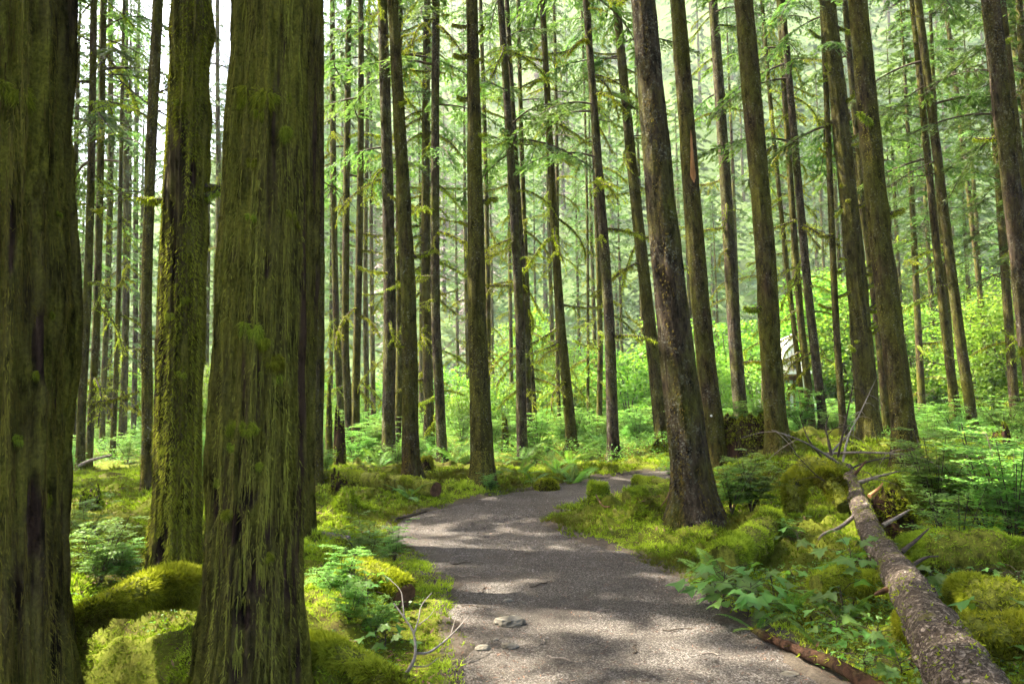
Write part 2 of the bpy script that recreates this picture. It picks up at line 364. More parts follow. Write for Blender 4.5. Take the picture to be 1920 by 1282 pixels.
# ------------------------------------------------------------------ the trees of the stand (measured: base u, base v, depth or None, u at the top edge, widths, bark, lowest crown height, branches, label)
TREES = [
 (-8, 1290, 4.2, 8, 236, 236, 'moss_bark', 15, 0, '', 'huge shaggy moss-hung trunk cut off by the frame edge beside the thin-trunked wood'),
 (325, 1080, None, 361, 84, 70, 'moss_bark', 15, 3, 'stub', 'thick mossy trunk rim-lit along one edge, standing behind the arched mossy root'),
 (466, 1290, 4.45, 508, 168, 134, 'moss_bark', 15, 0, '', 'large foreground trunk draped in long hanging moss with bright moss tufts'),
 (538, 990, 9.0, 560, 88, 88, 'moss_bark', 16, 0, '', 'ridged trunk mostly hidden behind the large tufted foreground trunk'),
 (274, 928, None, 306, 22, 19, 'brown_bark', 16, 2, 'fine', 'straight dark slim trunk just beside the rim-lit mossy trunk'),
 (296, 900, 17, 322, 8, 7, 'brown_bark', 15, 6, 'fine', 'very thin sapling trunk squeezed between dark slim trunk and rim-lit trunk'),
 (150, 872, 18, 166, 17, 12, 'brown_bark', 12, 12, 'moss', 'slim trunk nearest the huge edge trunk with drooping mossy side branches'),
 (166, 866, 20, 197, 14, 11, 'brown_bark', 12, 14, 'moss', 'slim trunk crossing toward the white sky gap with many thin dead branches'),
 (211, 852, 24, 236, 11, 5, 'green_bark', 14, 14, 'moss', 'thin pole tree with short mossy arms above the pale fern-like bough'),
 (590, 905, 14.0, 606, 30, 18, 'brown_bark', 15, 2, 'fine', 'brown trunk touching the ridged trunk behind the large tufted one'),
 (641, 828, 27, 624, 13, 10, 'brown_bark', 11, 10, 'fine', 'slender trunk beyond the spiky snag, first of the close trio'),
 (656, 836, 25, 649, 15, 11, 'brown_bark', 12, 6, 'moss', 'slender trunk beyond the broken rotten stump, second of the close trio'),
 (667, 832, 24, 671, 16, 10, 'green_bark', 12, 8, 'moss', 'slender greenish trunk, third of the close trio by the rotten stump'),
 (729, 866, None, 714, 25, 19, 'grey_bark', 14, 2, 'fine', 'dark straight trunk rising from bright leaves left of the shaggy-based one'),
 (772, 908, None, 735, 34, 21, 'brown_bark', 15, 3, 'stub', 'furry mossy trunk at the end of the fallen mossy log beyond the path'),
 (745, 845, 26, 756, 14, 10, 'brown_bark', 13, 6, 'fine', 'thin trunk partly hidden behind the furry trunk by the fallen log'),
 (805, 848, 25, 802, 20, 13, 'green_bark', 12, 46, 'moss', 'dead-looking tree bristling with drooping yellow-mossed branches'),
 (829, 866, 20, 817, 19, 14, 'grey_bark', 12, 20, 'moss', 'grey trunk with curved mossy branches just right of the bristling tree'),
 (908, 916, None, 877, 44, 23, 'green_bark', 16, 9, 'stub', 'stout flared mossy trunk standing at the bend of the path'),
 (915, 842, 30, 902, 10, 7, 'brown_bark', 13, 10, 'fine', 'thin pale trunk peeking out beside the stout trunk at the bend'),
 (980, 858, 20.5, 940, 20, 12, 'grey_bark', 14, 2, 'fine', 'grey lichen-specked trunk, foremost of the tight row past the bend'),
 (993, 850, 23, 957, 13, 9, 'grey_bark', 14, 3, 'fine', 'narrow grey trunk in the middle of the tight row past the bend'),
 (1004, 838, 27, 972, 11, 7, 'brown_bark', 13, 6, 'fine', 'narrowest trunk at the back of the tight row past the bend'),
 (1073, 846, 22.5, 1014, 20, 10, 'green_bark', 13, 20, 'moss', 'leaning mossy trunk with short side branches growing out of bright ferns'),
 (1049, 806, 33, 1036, 8, 6, 'green_bark', 14, 10, 'fine', 'thin sunlit trunk behind the leaning mossy one'),
 (1103, 790, 36, 1090, 6, 4, 'brown_bark', 5, 8, 'fine', 'thin dead pole beneath yellow-leaved maple glow'),
 (1124, 820, 30, 1107, 11, 8, 'brown_bark', 13, 8, 'fine', 'thin reddish trunk just behind the clean grey trunk by the far path'),
 (1151, 859, None, 1104, 23, 12, 'grey_bark', 15, 2, 'fine', 'clean grey trunk standing where the path reappears'),
 (1243, 812, 22, 1163, 27, 15, 'green_bark', 12, 24, 'moss', 'mossy trunk forked into upswept branches near the top, above dense bright shrubs'),
 (1306, 985, None, 1217, 76, 49, 'grey_bark', 16, 0, '', 'big grey-brown lichened trunk on the moss mound right of the path'),
 (1347, 872, 15.5, 1268, 41, 30, 'brown_bark', 15, 2, 'stub', 'reddish-brown trunk with an orange bark scar and a round white tag'),
 (1392, 792, 24, 1331, 27, 17, 'grey_bark', 14, 4, 'fine', 'smooth grey trunk rising behind the big dark rotten stump'),
 (1461, 884, 14.6, 1383, 42, 36, 'brown_bark', 15, 2, 'stub', 'rusty-brown mossy trunk in front of the big dark rotten stump'),
 (1432, 815, 30, 1404, 9, 7, 'brown_bark', 13, 6, 'fine', 'thin trunk behind the rusty-brown mossy trunk'),
 (1509, 800, 27, 1434, 10, 7, 'green_bark', 12, 34, 'moss', 'crooked thin tree bristling with mossy twigs before the white cabin'),
 (1524, 806, 25, 1462, 14, 10, 'green_bark', 13, 14, 'moss', 'mossy slim trunk just right of the white cabin'),
 (1547, 838, 22, 1462, 17, 12, 'grey_bark', 14, 3, 'fine', 'plain slim brown trunk between cabin and knobbly mossed tree'),
 (1583, 846, 20, 1537, 14, 9, 'green_bark', 12, 10, 'stub', 'slim mossy trunk rising behind the spray of dead branches'),
 (1633, 820, 20, 1543, 43, 29, 'green_bark', 14, 26, 'stub', 'knobbly trunk covered with furry moss stubs and one arching branch'),
 (1668, 815, 27, 1563, 12, 9, 'brown_bark', 13, 4, 'fine', 'thin trunk glimpsed right behind the knobbly mossed tree'),
 (1664, 822, 24, 1592, 15, 10, 'brown_bark', 14, 3, 'fine', 'thin trunk hugging the edge of the stout trunk beyond the fallen log'),
 (1703, 886, None, 1621, 48, 38, 'brown_bark', 16, 2, 'stub', 'stout brown mossy trunk with dark cracks at the fallen log end'),
 (1800, 838, 23, 1707, 17, 10, 'brown_bark', 14, 5, 'fine', 'dark slim trunk, inner one of the leaning pair'),
 (1829, 838, 22, 1718, 20, 14, 'brown_bark', 13, 9, 'fine', 'brown slim trunk, outer one of the leaning pair'),
 (1962, 900, 14, 1848, 36, 34, 'grey_bark', 15, 3, 'stub', 'leaning glossy grey trunk leaving the frame on the shrubby side'),
 (1952, 860, 19, 1873, 17, 15, 'brown_bark', 11, 14, 'fine', 'dark branchy trunk behind the leaning glossy grey trunk'),
]
LAND = [(70, 'the huge edge trunk'), (275, 'the dark slim trunk beside the rim-lit one'), (345, 'the rim-lit mossy trunk'), (490, 'the tufted foreground trunk'), (656, 'the close trio of slender trunks'), (727, 'the dark straight trunk left of the furry one'), (765, 'the furry trunk by the mossy log'), (815, 'the bristling moss-branched tree'), (900, 'the stout trunk at the bend'), (985, 'the tight grey row past the bend'),
        (1065, 'the leaning mossy trunk'), (1140, 'the clean grey trunk by the far path'), (1225, 'the forked mossy trunk'), (1290, 'the big grey-brown trunk'), (1385, 'the smooth grey trunk behind the dark stump'), (1450, 'the rusty-brown mossy trunk'), (1500, 'the white cabin'), (1605, 'the knobbly mossed tree'), (1685, 'the stout trunk at the fallen log'), (1805, 'the leaning pair'), (1900, 'the glossy trunk leaving the frame')]
USED = {}
def landmark_label(kind, u, tail=''):
    k = min(LAND, key=lambda q: abs(q[0] - u)); base = f"{kind} {'just right of' if u > k[0] else 'just left of'} {k[1]}"
    n = USED[base] = USED.get(base, 0) + 1
    return (base if n == 1 else f"{('', '', 'second', 'third', 'fourth', 'fifth', 'sixth', 'seventh', 'eighth', 'ninth', 'tenth')[n]} " + base)
# thin trunks of the wood behind, seen in the gaps (u, depth, width px, top u)
BACK = [(192, 30, 11, 205), (228, 34, 12, 240), (250, 38, 10, 262), (181, 40, 9, 190), (688, 38, 9, 690), (758, 36, 9, 745),
        (1870, 34, 10, 1770), (400, 40, 10, 412), (-60, 30, 14, -30), (2010, 30, 14, 1900)]
placed = []
for row in TREES:
    u0, v0, d = row[:3]
    p = hit(u0, v0) if d is None else at(u0, v0, d)
    placed.append((p.x, p.y))
for (x, y), row in zip(placed, TREES):
    r = row[4 + 0] * y / FPX / 2
    if y < 18: BUMPS.append((x, y, .35 + row[4 + 0] * 0 + .65, .06))

# ------------------------------------------------------------------ forest floor, hillside, path
def axis(dense, step, far, grow):
    a = list(np.arange(dense[0], dense[1], step)); s = step
    lo, hi = [a[0]], [a[-1]]
    while hi[-1] < far[1]: s *= grow; hi.append(hi[-1] + s)
    s = step
    while lo[-1] > far[0]: s *= grow; lo.append(lo[-1] - s)
    return np.array(lo[:0:-1] + a + hi[1:])
def sheet(name, xs, ys, zf, mats, dirtf=None):
    X, Y = np.meshgrid(xs, ys); Z = zf(X, Y); s = Soup()
    s.add(np.stack([X, Y, Z], -1), grid_quads(len(ys), len(xs), False))
    me = s.mesh(name, mats)
    if dirtf is not None:
        a = me.attributes.new('dirt', 'FLOAT', 'POINT'); a.data.foreach_set('value', dirtf(X, Y).ravel().astype(np.float32))
    return obj(name, me)
xs = axis((-5.5, 6.5), .045, (-240, 240), 1.07); ys = axis((2.2, 15), .05, (-45, 84), 1.05)
GZ = ground(*np.meshgrid(xs, ys))
def gfast(x, y):
    """height of the floor mesh itself (bilinear)"""
    x = np.asarray(x, float); y = np.asarray(y, float); i = np.clip(np.searchsorted(xs, x) - 1, 0, len(xs) - 2); j = np.clip(np.searchsorted(ys, y) - 1, 0, len(ys) - 2)
    fx = (x - xs[i]) / (xs[i + 1] - xs[i]); fy = (y - ys[j]) / (ys[j + 1] - ys[j])
    return (GZ[j, i] * (1 - fx) + GZ[j, i + 1] * fx) * (1 - fy) + (GZ[j + 1, i] * (1 - fx) + GZ[j + 1, i + 1] * fx) * fy
def gz(x, y): return float(gfast(np.array([x]), np.array([y]))[0])
tag(sheet('forest_floor', xs, ys, lambda x, y: GZ, 'forest_floor', lambda x, y: 1 - smooth(-.1, .42, path_dist(x, y))), kind='structure')
def hill(x, y):
    crest = 45 + 135 * smooth(-130, 10, x) + 30 * smooth(20, 160, x)
    t = np.clip((y - 66) / 190, 0, 1)
    h = crest * (t ** 1.25) + 12 * fbm(x * .015, y * .015, o=4, seed=31) * smooth(70, 130, y) + 1.5 * fbm(x * .12, y * .12, o=3, seed=8)
    return h - 1.2 + 30 * smooth(256, 420, y)
tag(sheet('hillside', np.linspace(-330, 330, 150), np.linspace(64, 440, 110), hill, 'hill_ground'), kind='structure')
# path strip
s = Soup(); m, w = 900, 44
P = np.stack([np.interp(np.linspace(0, 1, m), np.linspace(0, 1, len(PATH)), PATH[:, k]) for k in (0, 1)], -1)
H = np.interp(np.linspace(0, 1, m), np.linspace(0, 1, len(PATH)), PHALF)
T = unit(np.gradient(P, axis=0)); Nn = np.stack([T[:, 1], -T[:, 0]], -1)
a = np.linspace(-1, 1, w)
XY = P[:, None] + Nn[:, None] * (a[None, :, None] * (H[:, None, None] + .35))
dd = path_dist(XY[..., 0], XY[..., 1])
Zp = .004 + .02 * fbm(XY[..., 0] * .9, XY[..., 1] * .9, o=3, seed=4) + .012 * fbm(XY[..., 0] * 9, XY[..., 1] * 9, o=2, seed=14) - .10 * smooth(0, .35, dd)
s.add(np.concatenate([XY, Zp[..., None]], -1), grid_quads(m, w, False)[:, ::-1]); tag(s.build('path', 'gravel'), kind='structure')
def path_z(x, y): return .004 + .02 * fbm(x * .9, y * .9, o=3, seed=4) + .012 * fbm(x * 9, y * 9, o=2, seed=14)

# ------------------------------------------------------------------ shared foliage meshes
def branch_mesh(kind, seed):
    """a dead side branch along +X, about 1 m"""
    gr = np.random.default_rng(seed); s = Soup()
    n = 12; t = np.linspace(0, 1, n)
    if kind == 'stub':
        L = gr.uniform(.28, .5); p = np.stack([t * L, .05 * np.sin(t * 3 + seed), .28 * L * t ** 2 - .05 * t], -1); r = .045 * (1 - .45 * t)
        tube(s, p, r, 7, .45, 1, rough=.3, seed=seed, freq=14); k = 420; moss_r = .04; hang = .08
    elif kind == 'moss':
        sgn = -1 if seed % 3 else .6
        p = np.stack([t, .16 * np.sin(t * 2.4 + seed) * t, sgn * .42 * t ** 1.8 + .1 * t], -1); r = .018 * (1 - .7 * t) + .004
        tube(s, p, r, 5, .5, 1, rough=.3, seed=seed, freq=10); k = 330; moss_r = .026; hang = .06
    else:
        p = np.stack([t, .1 * np.sin(t * 3 + seed) * t, (.25 if seed % 2 else -.22) * t ** 1.5], -1); r = .009 * (1 - .7 * t) + .002
        tube(s, p, r, 4, .3, 1); k = 40; moss_r = .01; hang = .03
    if kind != 'stub':
        for q in range(7 if kind == 'fine' else 5):
            f = gr.uniform(.25, .95); b = p[int(f * (n - 1))]; dr = unit(np.array([gr.uniform(.2, 1), gr.choice([-1, 1]) * gr.uniform(.4, 1), gr.uniform(-.6, .35)]))
            LL = gr.uniform(.18, .42); tt = np.linspace(0, 1, 5)[:, None]
            q_ = b + dr * LL * tt + np.array([0, 0, -.12]) * tt ** 2
            tube(s, q_, .006 * (1 - .7 * tt[:, 0]) + .0015, 3, .4, 1, cap=False)
            if kind == 'moss':
                m_ = 40; f2 = gr.random(m_); B = b + dr * LL * f2[:, None] + np.array([0, 0, -.12]) * f2[:, None] ** 2
                D = unit(gr.normal(size=(m_, 3)) * .5 - [0, 0, .8]); blades(B, D, unit(np.cross(D, gr.normal(size=(m_, 3)))), gr.uniform(.03, .08, m_), .012, np.tile([0, 0, -.3], (m_, 1)), gr.uniform(.4, 1, m_), s)
    f = gr.random(k); i = f * (n - 1); B = np.stack([np.interp(i, np.arange(n), p[:, c]) for c in range(3)], -1)
    O = unit(gr.normal(size=(k, 3))); B = B + O * moss_r * gr.uniform(.3, 1, (k, 1)) * (1.2 - .5 * f[:, None])
    D = unit(O * .6 + gr.normal(size=(k, 3)) * .3 - [0, 0, .7])
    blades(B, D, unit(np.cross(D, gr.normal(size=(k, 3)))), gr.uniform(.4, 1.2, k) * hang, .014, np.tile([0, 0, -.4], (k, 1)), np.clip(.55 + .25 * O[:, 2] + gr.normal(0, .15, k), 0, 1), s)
    return s.mesh('branch', ['moss', 'dark_twig'])
BR = {k: [branch_mesh(k, i + 1) for i in range(5)] for k in ('stub', 'moss', 'fine')}

def crown_mesh(seed, H=16.0, R0=2.9, nb=95, dens=1.0, blade=.13, mat='needles', trunk=False):
    """conifer crown from z=0 up to H: drooping boughs with flat sprays"""
    gr = np.random.default_rng(seed); s = Soup()
    for b in range(nb):
        f = (b + gr.random()) / nb; z = H * f ** .85; L = R0 * (1 - .82 * f) * gr.uniform(.55, 1.15) * (0.75 + .25 * min(1, f * 6))
        a = b * 2.399 + gr.normal(0, .4); d = np.array([math.cos(a), math.sin(a), 0]); sd = np.array([-d[1], d[0], 0])
        rise, drop = gr.uniform(-.05, .3), gr.uniform(.35, .75)
        bp = lambda t: d * (L * t)[:, None] + np.stack([0 * t, 0 * t, z + L * (rise * t - drop * t * t)], -1)
        tt = np.linspace(0, 1, 6); tube(s, bp(tt), .022 * (1 - f * .6) * (1 - .85 * tt) + .002, 3, .4, 1, cap=False)
        m = int(26 * dens * (L / R0) + 8); t = gr.uniform(.15, 1, m); sg = gr.choice([-1, 1], m)
        tw = (.22 * L + .12) * (1.05 - t * .75) * gr.uniform(.6, 1.2, m)
        D = unit(d * gr.uniform(.35, .8, (m, 1)) + sd * (sg * gr.uniform(.5, 1, m))[:, None] + np.array([0, 0, -1]) * gr.uniform(.1, .45, (m, 1)))
        B = bp(t); q = 9
        ft = np.tile(np.linspace(.08, 1, q), m); k = np.repeat(np.arange(m), q); n = m * q
        Pn = B[k] + D[k] * (tw[k] * ft)[:, None] + np.array([0, 0, -1]) * (tw[k] * ft ** 2 * .25)[:, None]
        up = np.array([0, 0, 1.]); sp = unit(np.cross(D[k], up)); s2 = gr.choice([-1, 1], n)[:, None]
        DD = unit(D[k] * .8 + sp * s2 * gr.uniform(.3, .9, (n, 1)) + up * gr.normal(-.12, .2, (n, 1)))
        SS = unit(np.cross(DD, unit(up + gr.normal(0, .35, (n, 3)))))
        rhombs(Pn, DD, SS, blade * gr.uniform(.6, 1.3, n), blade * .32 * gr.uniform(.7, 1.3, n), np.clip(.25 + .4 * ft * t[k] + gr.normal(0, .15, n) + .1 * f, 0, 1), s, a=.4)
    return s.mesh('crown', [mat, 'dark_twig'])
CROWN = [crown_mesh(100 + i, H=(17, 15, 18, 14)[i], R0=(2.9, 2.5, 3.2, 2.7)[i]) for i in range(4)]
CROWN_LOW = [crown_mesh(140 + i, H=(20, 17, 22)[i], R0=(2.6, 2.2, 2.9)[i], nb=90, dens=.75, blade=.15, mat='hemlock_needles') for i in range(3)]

def bough_mesh(seed):
    gr = np.random.default_rng(seed); s = Soup(); L = 1.0
    t = np.linspace(0, 1, 9); bp = lambda t: np.stack([t, .08 * np.sin(3 * t + seed) * t, .18 * t - .42 * t * t], -1)
    tube(s, bp(t), .012 * (1 - .8 * t) + .002, 4, .4, 1, cap=False)
    m = 42; tq = gr.uniform(.12, 1, m); sg = gr.choice([-1, 1], m); B = bp(tq); tw = .34 * (1.08 - tq * .75) * gr.uniform(.6, 1.2, m)
    D = unit(np.stack([gr.uniform(.4, .9, m), sg * gr.uniform(.5, 1, m), -gr.uniform(.05, .5, m)], -1)); q = 11
    ft = np.tile(np.linspace(.05, 1, q), m); k = np.repeat(np.arange(m), q); n = m * q
    P = B[k] + D[k] * (tw[k] * ft)[:, None] + np.array([0, 0, -1]) * (tw[k] * ft ** 2 * .35)[:, None]; up = np.array([0, 0, 1.]); sp = unit(np.cross(D[k], up)); s2 = gr.choice([-1, 1], n)[:, None]
    DD = unit(D[k] * .8 + sp * s2 * gr.uniform(.3, .9, (n, 1)) + up * gr.normal(-.2, .2, (n, 1))); SS = unit(np.cross(DD, unit(up + gr.normal(0, .35, (n, 3)))))
    rhombs(P, DD, SS, .062 * gr.uniform(.6, 1.3, n), .02 * gr.uniform(.7, 1.3, n), np.clip(.35 + .4 * ft + gr.normal(0, .15, n), 0, 1), s, a=.4)
    return s.mesh('bough', ['hemlock_needles', 'dark_twig'])
BOUGH = [bough_mesh(700 + i) for i in range(4)]
# ------------------------------------------------------------------ trunks
def trunk_fn(z, th, r0, r1, zt, H, seed, flare, ridge, lump):
    """radius of a trunk at height z and angle th"""
    r = np.where(z < zt, r0 + (r1 - r0) * (z / zt), r1 * np.clip(1 - .93 * (z - zt) / (H - zt), .03, 1))
    lob = 1 + .35 * np.sin(th * 3 + seed) + .25 * np.sin(th * 5 + seed * 2.3)
    r = r * (1 + flare * lob * np.exp(-np.maximum(z + .05, 0) / (1.1 * r0 + .05)))
    c, s_ = np.cos(th), np.sin(th); zz = z + seed * 7.3
    if ridge: r = r * (1 + ridge * .8 * fbm(c * 4.5 + 9, s_ * 4.5 + seed, zz * .55, 4, seed) + ridge * .55 * (np.abs(fbm(c * 9 + 2, s_ * 9 + seed, zz * .8, 3, seed + 9)) * 2 - .5))
    if lump: r = r + lump * fbm(c * 1.7 * r0 / .3, s_ * 1.7 * r0 / .3 + seed, zz * 2.6, 4, seed + 5)
    return r
def make_tree(idx, x, y, topx, w0, w1, mat, cb, nbr, bst, label, group=None, near=0, crown=True, H=None, vtop=0, wounds=(), nbough=0):
    z0 = gz(x, y) - .03
    dcam = y; zt_w = at(topx, vtop, y)
    base = Vector((x, y, z0)); ax = (zt_w - base); zt = ax.length
    q = Vector((0, 0, 1)).rotation_difference(ax)
    gr = np.random.default_rng(500 + idx); rnd = random.Random(900 + idx)
    H = H or max(zt * 1.25, gr.uniform(25, 32))
    r0 = w0 / 2 * y / FPX; r1 = w1 / 2 * (y + (zt_w.z - 1.6) * .07) / FPX
    r0 *= (1, .92, 1)[near]; r1 *= (1, .90, 1)[near]; r1 = min(r1, r0 * .98); zt_eff = min(zt, H * .7)
    root = thing('conifer_tree', label, 'tree', base, q.to_euler(), group)
    seg, rows = {0: (16, 60), 1: (40, 150), 2: (150, 300)}[near]
    zz = np.concatenate([np.linspace(-.25, .8, rows // 4), np.linspace(.8, zt_eff, rows // 2 + 1)[1:], np.linspace(zt_eff, H, rows // 6 + 1)[1:]])
    th = np.linspace(0, 2 * np.pi, seg, endpoint=False)
    par = dict(r0=r0, r1=r1, zt=zt_eff, H=H, seed=idx % 97, flare=(.75, .75, .26)[near], ridge=(.12, .22, .34)[near], lump=(.0, .012, .03)[near])
    bend = lambda z: np.stack([.012 * H * .3 * np.sin(z / H * 5 + idx), .012 * H * .3 * np.cos(z / H * 4 + idx * 2), 0 * z], -1) * (smooth(0, 4, z)[..., None]) * (0 if near == 2 else 1)
    def wound(z, a):
        w = np.zeros(np.broadcast(z, a).shape)
        if not len(wounds): return w
        wn_ = .8 * fbm(np.cos(a) * 7, np.sin(a) * 7, z * 4, 4, 77)
        for wz, wa, hz, ha in wounds:
            da = (a - wa + np.pi) % (2 * np.pi) - np.pi
            w = np.maximum(w, smooth(1.25, .75, np.sqrt(((z - wz) / hz) ** 2 + (da / ha) ** 2) + wn_))
        return w
    def surf(z, a):
        r = trunk_fn(z, a, **par) - .028 * wound(z, a); return np.stack([r * np.cos(a), r * np.sin(a), z], -1) + bend(z)
    Zg, Ag = np.meshgrid(zz, th, indexing='ij'); s = Soup(); V = surf(Zg, Ag)
    s.add(V, grid_quads(len(zz), seg), wound(Zg, Ag).ravel() if wounds else 0); s.build('trunk', mat, root)
    if near:                                              # hanging moss and moss cushions over the bark
        n = {1: 9000, 2: 66000 if idx in (0, 2) else 34000}[near]; zmax = {1: zt_eff, 2: min(zt_eff, 6.2)}[near]; n = int(n * (1 if near == 1 else zmax / 4.6))
        z = np.where(gr.random(n) < (.3 if near == 1 else .08), gr.uniform(-.05, .7, n), gr.uniform(-.05, zmax, n)); a = gr.uniform(0, 2 * np.pi, n); P = surf(z, a)
        dens = fbm(np.cos(a) * 2.2, np.sin(a) * 2.2 + idx, z * (.9 if near == 1 else 1.1), 4, idx) + .5 * fbm(np.cos(a) * 9, np.sin(a) * 9 + idx, z * .7, 3, idx + 3)
        keep = dens > ({1: .02, 2: -.34}[near] - (.35 * np.exp(-z / .6))) + 2 * (wound(z, a) > gr.uniform(.25, .9, n))
        strk = fbm(np.cos(a) * 11 + 3, np.sin(a) * 11 + idx, z * .55, 4, idx + 40)
        if near == 2: keep &= (strk > -.17) | (gr.random(len(z)) < .12)
        P, a, z, dens, strk = P[keep], a[keep], z[keep], dens[keep], strk[keep]; n = len(P)
        Nn_ = np.stack([np.cos(a), np.sin(a), 0 * a], -1); P = P - Nn_ * .004
        tn = np.stack([-np.sin(a), np.cos(a), 0 * a], -1)
        sh = Soup(); tint = np.clip((.50 if near == 2 else .46) + .45 * dens + (.55 * strk if near == 2 else 0) + gr.normal(0, .10, n), 0, 1)
        if near == 2 and idx != 1:
            D = unit(np.array([0, 0, -1.]) + Nn_ * gr.uniform(.02, .18, (n, 1)) + tn * gr.normal(0, .06, (n, 1)))
            L = gr.uniform(.03, .11, n) * (1 + .8 * (gr.random(n) > .92)); W = .0042
            fz = gr.random(n) < .35; D[fz] = unit(np.array([0, 0, -.7]) + Nn_[fz] * gr.uniform(.25, .8, (fz.sum(), 1)) + tn[fz] * gr.normal(0, .45, (fz.sum(), 1))); L[fz] = gr.uniform(.015, .04, fz.sum()); tint[fz] = np.clip(tint[fz] + .12, 0, 1)
        else:
            D = unit(np.array([0, 0, -.55]) + Nn_ * gr.uniform(.3, 1.0, (n, 1)) + tn * gr.normal(0, .5, (n, 1)))
            L = gr.uniform(.02, .055, n) if near == 2 else gr.uniform(.018, .042, n); W = .008 if near == 2 else .011
        S_ = unit(tn + Nn_ * gr.normal(0, .3, (n, 1)))
        blades(P, D, S_, L, W * gr.uniform(.7, 1.4, n), np.tile([0, 0, -.5], (n, 1)), tint, sh)
        stuff(sh.build('hanging_moss', 'tuft_moss' if idx == 1 else 'moss_strand', root))
    for b in range(nbr):
        lo = 1.6 if bst != 'stub' else 2.0
        z = rnd.uniform(lo, min(cb + 2, zt_eff * 1.05)); a = rnd.uniform(0, 6.283)
        if bst == 'stub' and rnd.random() < .75: a = rnd.choice([3.4, 5.9]) + rnd.uniform(-.7, .7)
        pz = surf(np.array([z]), np.array([a]))[0]; k = rnd.randrange(5)
        sc = {'stub': rnd.uniform(.5, .95), 'moss': rnd.uniform(.5, 1.5), 'fine': rnd.uniform(.6, 1.9)}[bst]
        obj('branch', BR[bst][k], root, pz * np.array([.93, .93, 1]), (rnd.uniform(-.4, .4), rnd.uniform(-.1, .7) if bst == 'moss' else rnd.uniform(-.35, .3), a), sc)
    for b in range(nbough):
        z = zt * rnd.uniform(.6, 1.1); a = rnd.uniform(0, 6.283); pz = surf(np.array([z]), np.array([a]))[0]
        obj('bough', BOUGH[b % 4], root, pz * np.array([.9, .9, 1]), (rnd.uniform(-.25, .25), rnd.uniform(-.2, .35), a), rnd.uniform(1.3, 2.8))
    if crown:
        low = cb < 12.5
        me = rnd.choice(CROWN_LOW if low else CROWN)
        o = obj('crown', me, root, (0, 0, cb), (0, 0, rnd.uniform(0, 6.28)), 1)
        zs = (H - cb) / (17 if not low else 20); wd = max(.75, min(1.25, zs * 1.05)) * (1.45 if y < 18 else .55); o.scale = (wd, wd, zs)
    return root, surf, par
def wpatch(ti, u, v, hp, wp):
    x, y = placed[ti]; row = TREES[ti]; p = at(u, v, y); c0 = at(row[0], row[1], y); c1 = at(row[3], 0, y); f = (p.z - c0.z) / (c1.z - c0.z); cx = c0.x + (c1.x - c0.x) * f
    r = row[4] / 2 * y / FPX; a = math.asin(max(-.98, min(.98, (p.x - cx) / r))); base = -math.pi / 2 + math.atan2(-x, y) * 0 + a + math.atan2(-x, y)
    return (p.z - gz(x, y), base, hp / 2.4 * y / FPX, wp / 2.6 * y / FPX / r)
WOUNDS = {2: [wpatch(2, *q) for q in [(402, 930, 120, 34), (470, 905, 60, 40), (440, 965, 70, 22), (505, 970, 90, 34), (480, 1060, 60, 90), (460, 1115, 60, 30), (395, 1130, 130, 22), (540, 1040, 120, 18), (520, 1160, 70, 24), (450, 1210, 60, 20), (500, 500, 60, 20), (432, 480, 30, 20), (556, 300, 90, 14), (470, 200, 30, 22), (500, 790, 40, 14)]],
          0: [wpatch(0, *q) for q in [(60, 640, 160, 30), (20, 450, 160, 20), (100, 760, 120, 16), (50, 960, 150, 24), (90, 240, 120, 18)]],
          1: [wpatch(1, *q) for q in [(300, 1020, 60, 24), (312, 985, 40, 18), (365, 330, 60, 18), (335, 230, 40, 12), (320, 400, 50, 14)]]}
TREE = []
for i, ((x, y), row) in enumerate(zip(placed, TREES)):
    near = 2 if i < 4 else (1 if y < 17.5 or row[4 + 0] > 40 else 0)
    nb_, st_ = row[8], row[9]
    if y > 18 and st_ == 'fine' and 10 <= i <= 36: nb_, st_ = nb_ + 12, 'moss'
    TREE.append(make_tree(i, x, y, row[3], row[4], row[5], row[6], row[7], nb_, st_, row[10], near=near, wounds=WOUNDS.get(i, ()), nbough=6 if (y > 17.5 and row[4] < 30) else 0))
for i, (u, d, w, ut) in enumerate(BACK):
    p = at(u, 800, d)
    make_tree(100 + i, p.x, p.y, ut, w, w * .8, ('brown_bark', 'green_bark', 'grey_bark')[i % 3], random.uniform(11, 15), 9, ('fine', 'moss')[i % 2],
              landmark_label('thin distant twiggy trunk', u), 'thin conifers deep in the wood', nbough=6)
